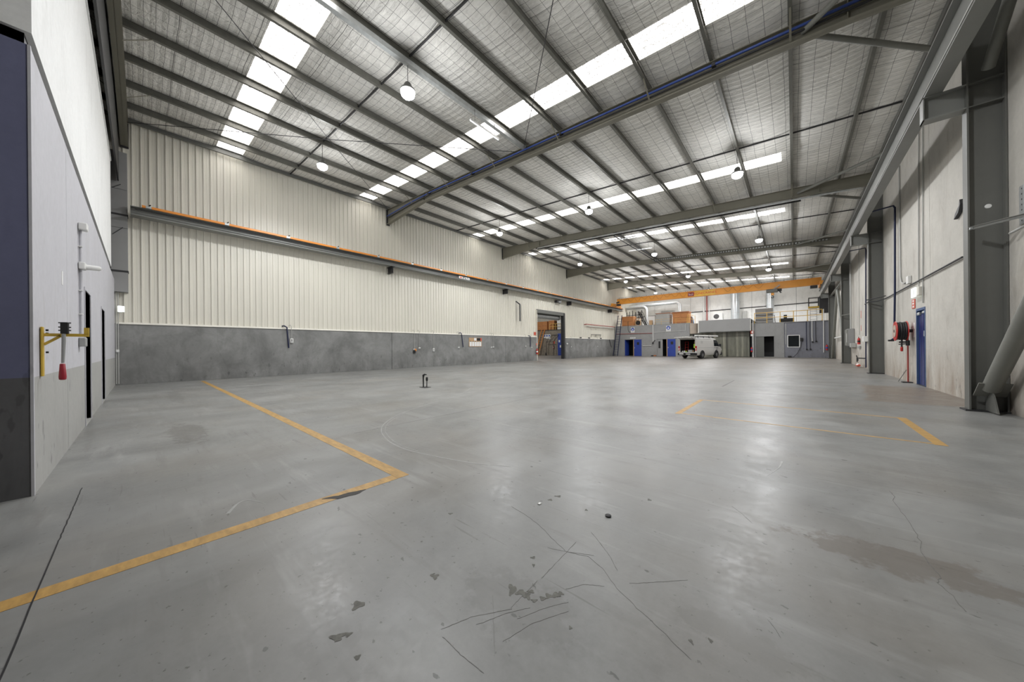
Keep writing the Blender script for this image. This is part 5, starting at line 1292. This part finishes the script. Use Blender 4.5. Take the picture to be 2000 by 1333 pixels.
fg = MB().lathe([(0.0, -0.012), (0.30, -0.012), (0.32, 0.0)], (-7.68, 49.95, 5.1), 'Y', 20).build('fan_grille', 'dark', ac)
for k in range(4): box('grille_bar', 'cond', fg, -7.98, -7.38, 49.93, 49.938, 4.92 + k * 0.12, 4.93 + k * 0.12)
tag(MB().bbox(-4.88, -4.43, 50.2, 50.44, 4.1, 5.6, 0.02).build('wall_cabinet', 'cond', None), 'pale grey wall cabinet right of the wide silver duct', 'cabinet')
for x, r, c, tt in ((-9.2, 0.1, 'white', 'white downpipe'), (-8.82, 0.07, 'redp', 'red sprinkler pipe'), (-8.55, 0.06, 'white', 'thin white pipe')):
    tubeobj('wall_pipe', tt + ' on the far wall left of the air conditioner', [(x, 50.32, 3.9), (x, 50.32, 8.9)], r, c, 'pipe', 10)
tubeobj('wall_rail', 'dark horizontal cable pipe across the far wall', [(-18.2, 50.38, 5.72), (-11, 50.38, 5.92), (-6.1, 50.38, 5.98)], 0.05, 'dark', 'pipe', 8)
tubeobj('wall_rail', 'dark horizontal cable pipe between the silver ducts', [(-5.15, 50.38, 6.0), (-2.5, 50.38, 6.03)], 0.05, 'dark', 'pipe', 8)
tubeobj('wall_rail', 'dark horizontal cable pipe right of the narrower duct', [(-1.75, 50.38, 6.03), (2.2, 50.38, 6.1)], 0.05, 'dark', 'pipe', 8)
ub = thing('wall_unit', 'grey wall unit above the steel bin on the far wall', 'box', (-13.6, 50.3, 5.9))
MB().bbox(-14.6, -12.9, 50.1, 50.44, 5.95, 6.4, 0.02).build('case', 'cond', ub)
box('bar', 'dark', ub, -14.7, -12.8, 50.05, 50.1, 5.86, 5.94)

# ================================================================ ROOM BEYOND THE ROLLER DOOR
ar = sroot('wall_annex', (-26, 42.4, 0), 'walls of the adjoining bay seen through the roller door')
box('rear_wall', 'brown', ar, -34, -18.6, 42.4, 42.6, 0, 3.95)
box('upper_wall', 'clad', ar, -34, -18.6, 45.0, 45.2, 3.9, 8)
box('deck', 'dark', ar, -34, -18.6, 42.3, 45.1, 3.9, 4.0)
box('side_wall', 'clad', ar, -34.1, -34, 18, 45, 0, 8)
box('near_wall', 'clad', ar, -34, -18.5, 17.9, 18, 0, 8)
box('annex_ceiling', 'dark', ar, -34, -18.5, 18, 45.1, 7.4, 7.5)
al = bpy.data.lights.new('annex_fill', 'POINT'); al.energy = LAMP_W * 1.9; al.shadow_soft_size = 0.2  # fill light added to brighten the adjoining bay, kept out of view
ao = bpy.data.objects.new('annex_fill', al); COL.objects.link(ao); ao.location = (-27.8, 34.5, 6.2)
al = bpy.data.lights.new('annex_fill', 'POINT'); al.energy = LAMP_W * 0.5; al.shadow_soft_size = 0.2  # second added fill, nearer the opening
ao = bpy.data.objects.new('annex_fill', al); COL.objects.link(ao); ao.location = (-22.5, 28.0, 6.2)
for n_, m_ in enumerate(((-27.8, 34.5), (-22.5, 28.0))):  # housings made up to go with the added fill lights
    t = thing('high_bay_light', 'added lamp housing, unseen in the adjoining bay, %s' % ('far one' if n_ == 0 else 'near one'), 'lamp', (m_[0], m_[1], 6.3))
    MB().lathe([(0.05, 0.3), (0.1, 0.2), (0.2, 0.06), (0.2, 0.02)], (m_[0], m_[1], 6.3), 'Z', 16).build('housing', 'col', t, True)
    MB().cyl((m_[0], m_[1], 6.6), (m_[0], m_[1], 7.4), 0.01, 6).build('hanger_rod', 'dark', t)
crate(-31.6, -29.62, 42.6, 43.8, 4.0, 5.4, 'plywood crate on the deck beyond the roller door, left one')
crate(-29.55, -28.45, 42.9, 43.8, 4.0, 5.5, 'plywood crate on the deck beyond the roller door, right one')
cbn = thing('cabinet', 'white cabinet on the deck beyond the roller door', 'cabinet', (-27.2, 43, 4))
MB().bbox(-27.95, -26.3, 42.9, 43.6, 4.0, 5.45, 0.02).build('body', 'white', cbn)
for z in (4.4, 4.85): box('drawer_line', 'grey', cbn, -27.9, -26.35, 42.89, 42.9, z, z + 0.02)
railing('safety_railing', 'pale yellow railing on the deck beyond the roller door', [(-29.0, 42.38), (-28.4, 42.38), (-27.9, 42.38), (-26.9, 42.38), (-26.2, 42.38)], 4.0, 0.9, 0.03)
lo_ = thing('step_ladder', 'orange ladder leaning beyond the roller door', 'ladder', (-30.8, 41.9, 0))
for dx in (0, 0.62): MB().bar((-31.25 + dx, 41.5, 0.9 * 0), (-30.45 + dx, 42.25, 4.1), 0.06, 0.1).build('stile', 'cond_orange', lo_)
for i in range(10):
    f = (i + 0.7) / 10.5; a = Vector((-31.25, 41.5, 0)).lerp(Vector((-30.45, 42.25, 4.1)), f)
    MB().bar(a, a + Vector((0.62, 0, 0)), 0.08, 0.03).build('rung', 'cond_orange', lo_)
for i, x in enumerate((-29.95, -29.5, -29.05)):
    t = thing('safety_sign', 'white and blue sign beyond the roller door, %s of three' % ['leftmost', 'middle', 'rightmost'][i], 'sign', (x, 42.38, 2.7))
    box('plate', 'wplain', t, x - 0.2, x + 0.2, 42.36, 42.39, 2.75 - 0.1 * i, 3.3)
    MB().lathe([(0.0, 0), (0.14, 0), (0.14, 0.01)], (x, 42.345, 3.08), 'Y', 14).build('blue_disc', 'sblue', t)
bd = thing('blue_cabinet', 'tall blue door panel beyond the roller door', 'door', (-27.0, 42.3, 0))
MB().bbox(-27.4, -26.4, 42.2, 42.38, 0, 3.35, 0.015).build('panel', 'blue', bd)
for x, z in ((-27.1, 2.0), (-26.9, 1.2)): box('paper', 'wplain', bd, x - 0.12, x + 0.12, 42.19, 42.2, z, z + 0.35)
fr = thing('leaning_frame', 'black tube frame leaning beyond the roller door', 'frame', (-28.2, 41.9, 0))
P0 = [(-29.1, 41.6, 2.1), (-28.5, 42.2, 3.15), (-27.2, 42.2, 3.15), (-27.75, 41.6, 2.1)]
MB().tube(P0 + [P0[0]], 0.04, 6).build('hoop', 'dark', fr)
MB().cyl((-28.4, 41.6, 2.1), (-27.8, 42.2, 3.15), 0.035, 6).build('cross_bar', 'dark', fr)
for p in (P0[0], P0[3]): MB().cyl((p[0], p[1], 0), p, 0.035, 6).build('leg', 'dark', fr)
extinguisher(-28.2, 42.25, 1.0, 'red fire extinguisher hung beyond the roller door')
tag(box('fire_sign', 'sred', None, -28.35, -28.05, 42.37, 42.39, 1.8, 2.2), 'red sign above the extinguisher beyond the roller door', 'sign')
tag(MB().cyl((-28.8, 41.0, 0), (-28.8, 41.0, 0.42), 0.09, 12, 0.05).build('floor_post', 'black', None), 'short black post on the floor beyond the roller door', 'post')

# ================================================================ VAN
VA = math.radians(16.7); VS = 1.04
VF = Vector((math.sin(VA), math.cos(VA), 0)); VR = Vector((math.cos(VA), -math.sin(VA), 0))
V0 = Vector((-6.9, 34.43, 0)) - VR * 0.86 * VS            # middle of the rear at ground level
def VW(x, y, z): return V0 + (VF * x + VR * y) * VS + Vector((0, 0, z * VS))       # y to the van's right
van = thing('delivery_van', 'white delivery van parked with its tailgate open', 'van', V0 + VF * 2.3)
def vb(name, m, parent, x0, x1, y0, y1, z0, z1, b=0.0):
    g = MB().bbox(x0, x1, y0, y1, z0, z1, b) if b else MB().box(x0, x1, y0, y1, z0, z1)
    g.v = [VW(*p) for p in g.v]
    return g.build(name, m, parent)
def vtube(name, m, parent, path, r, n=10): return MB().tube([VW(*p) for p in path], r, n).build(name, m, parent, True)
HALF = [(0.0, 0.30), (0.76, 0.30), (0.84, 0.40), (0.855, 0.70), (0.855, 0.98), (0.845, 1.10), (0.80, 1.55), (0.765, 1.82), (0.70, 1.93), (0.55, 1.97), (0.0, 1.985)]
def section(x, h, wf, z0=0.30):
    P = []
    for y, z in HALF:
        zz = z if z <= 1.0 else 1.0 + (z - 1.0) * (h - 1.0) / 0.985
        zz = min(max(zz, z0), max(h, z0)); P.append((y * wf, zz))
    return [VW(x, y, z) for y, z in P] + [VW(x, -y, z) for y, z in P[::-1][1:-1]]
shell = MB().loft([section(x, h, w_, z0) for x, h, w_, z0 in ((0.04, 1.96, 0.985, .34), (0.12, 1.985, 1, .3), (1, 1.985, 1, .3), (2, 1.985, 1, .3), (3.15, 1.985, 1, .3), (3.45, 1.95, 1, .3), (3.75, 1.80, 0.995, .3),
        (4.05, 1.53, 0.985, .3), (4.33, 1.20, 0.97, .3), (4.5, 1.02, 0.94, .3), (4.64, 0.86, 0.88, .32), (4.70, 0.70, 0.80, .36))], cap=False)
n0 = len(shell.v); shell.f.append(tuple(range(n0 - 20, n0)))
shell.build('body_shell', 'van', van, True)
# rear frame around the open cargo bay
for r in ((-0.84, -0.70, 0.36, 1.86), (0.70, 0.84, 0.36, 1.86), (-0.70, 0.70, 0.36, 0.62), (-0.74, 0.74, 1.78, 1.95)):
    vb('rear_frame', 'van', van, 0.02, 0.10, r[0] if r[3] < 1.9 else r[0], r[1], r[2], r[3])
for r in ((0.1, 2.7, -0.76, -0.74, 0.6, 1.85), (0.1, 2.7, 0.74, 0.76, 0.6, 1.85), (2.66, 2.7, -0.75, 0.75, 0.6, 1.85), (0.1, 2.7, -0.75, 0.75, 0.58, 0.62), (0.1, 2.7, -0.75, 0.75, 1.83, 1.86)):
    vb('cargo_lining', 'vand', van, *r)
tg = MB().loft([[VW(0.02, -0.72, 1.97), VW(0.02, 0.72, 1.97), VW(0.02, 0.72, 2.02), VW(0.02, -0.72, 2.02)], [VW(-0.5, -0.74, 1.98), VW(-0.5, 0.74, 1.98), VW(-0.5, 0.74, 2.03), VW(-0.5, -0.74, 2.03)],
                [VW(-0.95, -0.70, 1.94), VW(-0.95, 0.70, 1.94), VW(-0.95, 0.70, 2.0), VW(-0.95, -0.70, 2.0)]]).build('tailgate', 'van', van)
for y in (-0.62, 0.62): vtube('gas_strut', 'vand', van, [(0.05, y, 1.7), (-0.4, y, 1.98)], 0.012, 6)
bmp = vb('rear_bumper', 'vand', van, -0.12, 0.10, -0.86, 0.86, 0.33, 0.54, 0.03)
vb('bumper_step', 'galv', bmp, -0.13, 0.02, -0.55, 0.68, 0.54, 0.57)
vb('number_plate', 'wplain', bmp, -0.13, -0.12, -0.70, -0.30, 0.40, 0.50)
vb('step_plate', 'wplain', bmp, -0.13, -0.12, -0.08, 0.34, 0.40, 0.47)
vtube('tow_bar', 'vand', van, [(0.1, 0, 0.3), (-0.18, 0, 0.3), (-0.22, 0, 0.40)], 0.03, 8)
for s_ in (-1, 1):
    tl = vb('tail_light', 'red', van, -0.01, 0.06, s_ * 0.72 if s_ > 0 else -0.85, 0.85 if s_ > 0 else -0.72, 0.78, 1.18)
    vb('reverse_lens', 'wplain', tl, -0.015, -0.01, s_ * 0.74 if s_ > 0 else -0.84, 0.84 if s_ > 0 else -0.74, 0.86, 0.96)
for s_ in (-1, 1):
    def side(pts, name, m, off=0.006):
        g = MB(); a_ = [VW(x, s_ * (y + off), z) for x, y, z in pts]; b_ = [VW(x, s_ * (y - 0.01), z) for x, y, z in pts]
        g.loft([b_, a_]); return g.build(name, m, van)
    side([(3.12, 0.842, 1.14), (4.02, 0.835, 1.14), (3.99, 0.80, 1.36), (3.80, 0.775, 1.62), (3.60, 0.768, 1.74), (3.12, 0.772, 1.74)], 'side_window', 'glass', 0.012)
    side([(0.35, 0.825, 1.32), (2.85, 0.825, 1.32), (2.85, 0.78, 1.72), (0.35, 0.78, 1.72)], 'side_panel', 'van', 0.006)
    vb('door_seam', 'grey', van, 3.03, 3.04, s_ * 0.857 - 0.003, s_ * 0.857 + 0.003, 0.42, 1.02)
    vb('door_seam', 'grey', van, 0.3, 3.0, s_ * 0.857 - 0.003, s_ * 0.857 + 0.003, 1.0, 1.015)
    vb('door_handle', 'vand', van, 3.1, 3.28, s_ * 0.86 - 0.01, s_ * 0.86 + 0.01, 0.98, 1.02)
    for k, z in enumerate((1.0, 0.86)):
        vb('door_lettering', 'vand', van, 3.4, 3.85 - 0.05 * k, s_ * 0.86 - 0.004, s_ * 0.86 + 0.004, z - 0.02, z + 0.025)
    for k in range(4): vb('vent_louvre', 'grey', van, 0.8, 1.15, s_ * (0.80 - 0.008 * k) - 0.02, s_ * (0.81 - 0.008 * k) + 0.015, 1.42 + k * 0.07, 1.44 + k * 0.07)
    g = MB().bbox(3.93, 4.05, 0.86, 1.06, 1.12, 1.36, 0.02); g.v = [VW(p.x, s_ * p.y, p.z) for p in g.v]; g.build('mirror', 'vand', van)
    for xw in (0.98, 3.52):
        g = MB().lathe([(0.0, -0.012), (0.42, -0.012), (0.42, 0.004), (0.0, 0.004)], (0, 0, 0), 'Y', 24)
        g.v = [VW(xw + p.x, s_ * (0.857 + p.y), max(0.31, 0.36 + p.z)) for p in g.v]; g.build('wheel_arch', 'vand', van)
        wh = MB().lathe([(0.20, -0.2), (0.31, -0.2), (0.335, -0.17), (0.335, -0.03), (0.31, 0.0), (0.21, 0.0)], (0, 0, 0), 'Y', 28)
        wh.v = [VW(xw + p.x, s_ * (0.878 + p.y), 0.335 + p.z) for p in wh.v]; wh = wh.build('wheel', 'black', van, True)
        rm = MB().lathe([(0.0, -0.03), (0.06, -0.012), (0.20, -0.02), (0.21, 0.002), (0.19, 0.004), (0.17, -0.04), (0.0, -0.05)], (0, 0, 0), 'Y', 24)
        rm.v = [VW(xw + p.x, s_ * (0.88 + p.y), 0.335 + p.z) for p in rm.v]; rm = rm.build('rim', 'vand', wh, True)
        for k in range(6):
            a_ = k * PI / 3
            MB().bar(VW(xw, s_ * 0.882, 0.335), VW(xw + 0.185 * math.cos(a_), s_ * 0.882, 0.335 + 0.185 * math.sin(a_)), 0.02, 0.05).build('spoke', 'rim', wh)
ws = MB().loft([[VW(3.50, y, 1.93) for y in (-0.6, 0.6)] , [VW(4.36, y, 1.16) for y in (-0.72, 0.72)]], cap=False, closed=False)
for v in ws.v: v += VF * 0.03 + Vector((0, 0, 0.03))
ws.build('windscreen', 'glass', van)
vb('front_bumper', 'vand', van, 4.58, 4.80, -0.78, 0.78, 0.28, 0.56, 0.04)
for s_ in (-1, 1): vb('headlight', 'wplain', van, 4.56, 4.68, 0.5 * s_ if s_ > 0 else -0.78, 0.78 if s_ > 0 else -0.5, 0.72, 0.9, 0.02)
rkk = vb('roof_rack_bar', 'vand', van, 0.55, 0.60, -0.72, 0.72, 2.03, 2.06)
for x in (1.5, 2.5, 3.2): vb('roof_rack_bar', 'vand', van, x, x + 0.05, -0.72, 0.72, 2.03, 2.06)
for x in (0.57, 1.52, 2.52, 3.22):
    for y in (-0.68, 0.68): vb('rack_foot', 'vand', van, x - 0.03, x + 0.03, y - 0.03, y + 0.03, 1.9, 2.04)
pt_ = thing('conduit_carrier', 'long white tube strapped to the van roof', 'tube', VW(2, 0.6, 2.06))
vtube('tube', 'wplain', pt_, [(-0.05, 0.62, 2.12), (4.25, 0.62, 2.12)], 0.06, 12)
vtube('end_cap', 'vand', pt_, [(-0.08, 0.62, 2.12), (-0.02, 0.62, 2.12)], 0.068, 12)
for x in (0.6, 2.52): vtube('strap', 'vand', pt_, [(x, 0.62, 2.12), (x + 0.04, 0.62, 2.12)], 0.066, 12)
tag(MB().bar(VW(-0.05, -0.3, 2.06), VW(2.6, -0.3, 2.06), 0.3, 0.06).build('roof_ladder', 'cond', None), 'folded pale ladder lying on the van roof rack', 'ladder')
# load in the van
ty = thing('hand_trolley', 'red hand trolley standing in the back of the van', 'trolley', VW(0.9, -0.5, 0.62))
for y in (-0.66, -0.36): vtube('rail', 'red', ty, [(0.8, y, 0.66), (0.85, y, 1.6)], 0.022, 8)
for z in (0.8, 1.05, 1.3, 1.58): vtube('cross_bar', 'red', ty, [(0.83, -0.66, z), (0.83, -0.36, z)], 0.018, 6)
hv = thing('safety_vest', 'yellow-green safety vest hung inside the open van', 'vest', VW(0.4, 0.55, 1.0))
MB().loft([[VW(0.30 + dx, y, z) for dx, y in ((0, .5 - w_), (0.06, .5 - w_), (0.06, .5 + w_), (0, .5 + w_))] for z, w_ in ((0.98, .05), (1.1, .09), (1.25, .07), (1.32, .10), (1.36, .06))]).build('vest_body', 'skin_vest', hv)
MB().bar(VW(0.32, 0.5, 1.36), VW(0.32, 0.5, 1.62), 0.1, 0.04).build('hanger', 'tan', hv)
tl_ = thing('tool_box', 'grey tool box on the van floor', 'tool box', VW(0.3, 0.15, 0.62))
vb('case', 'grey', tl_, 0.15, 0.5, -0.02, 0.35, 0.62, 0.82, 0.01)
vtube('handle', 'black', tl_, [(0.3, 0.05, 0.82), (0.3, 0.1, 0.95), (0.3, 0.24, 0.95), (0.3, 0.3, 0.82)], 0.015, 6)
for i, (y, h_, m_) in enumerate(((-0.55, 0.1, 'wplain'), (-0.38, 0.12, 'white'), (-0.22, 0.1, 'skin_vest'), (0.42, 0.14, 'tan'))):
    g = MB().lathe([(0.05, 0), (0.055, 0.01), (0.055, h_), (0.03, h_ + 0.02)], VW(0.22, y, 0.62), 'Z', 12)
    tag(g.build('paint_tin', m_, None, True), 'small tin on the van floor, %s from the left' % ORD[i], 'tin', 'tins on the van floor')
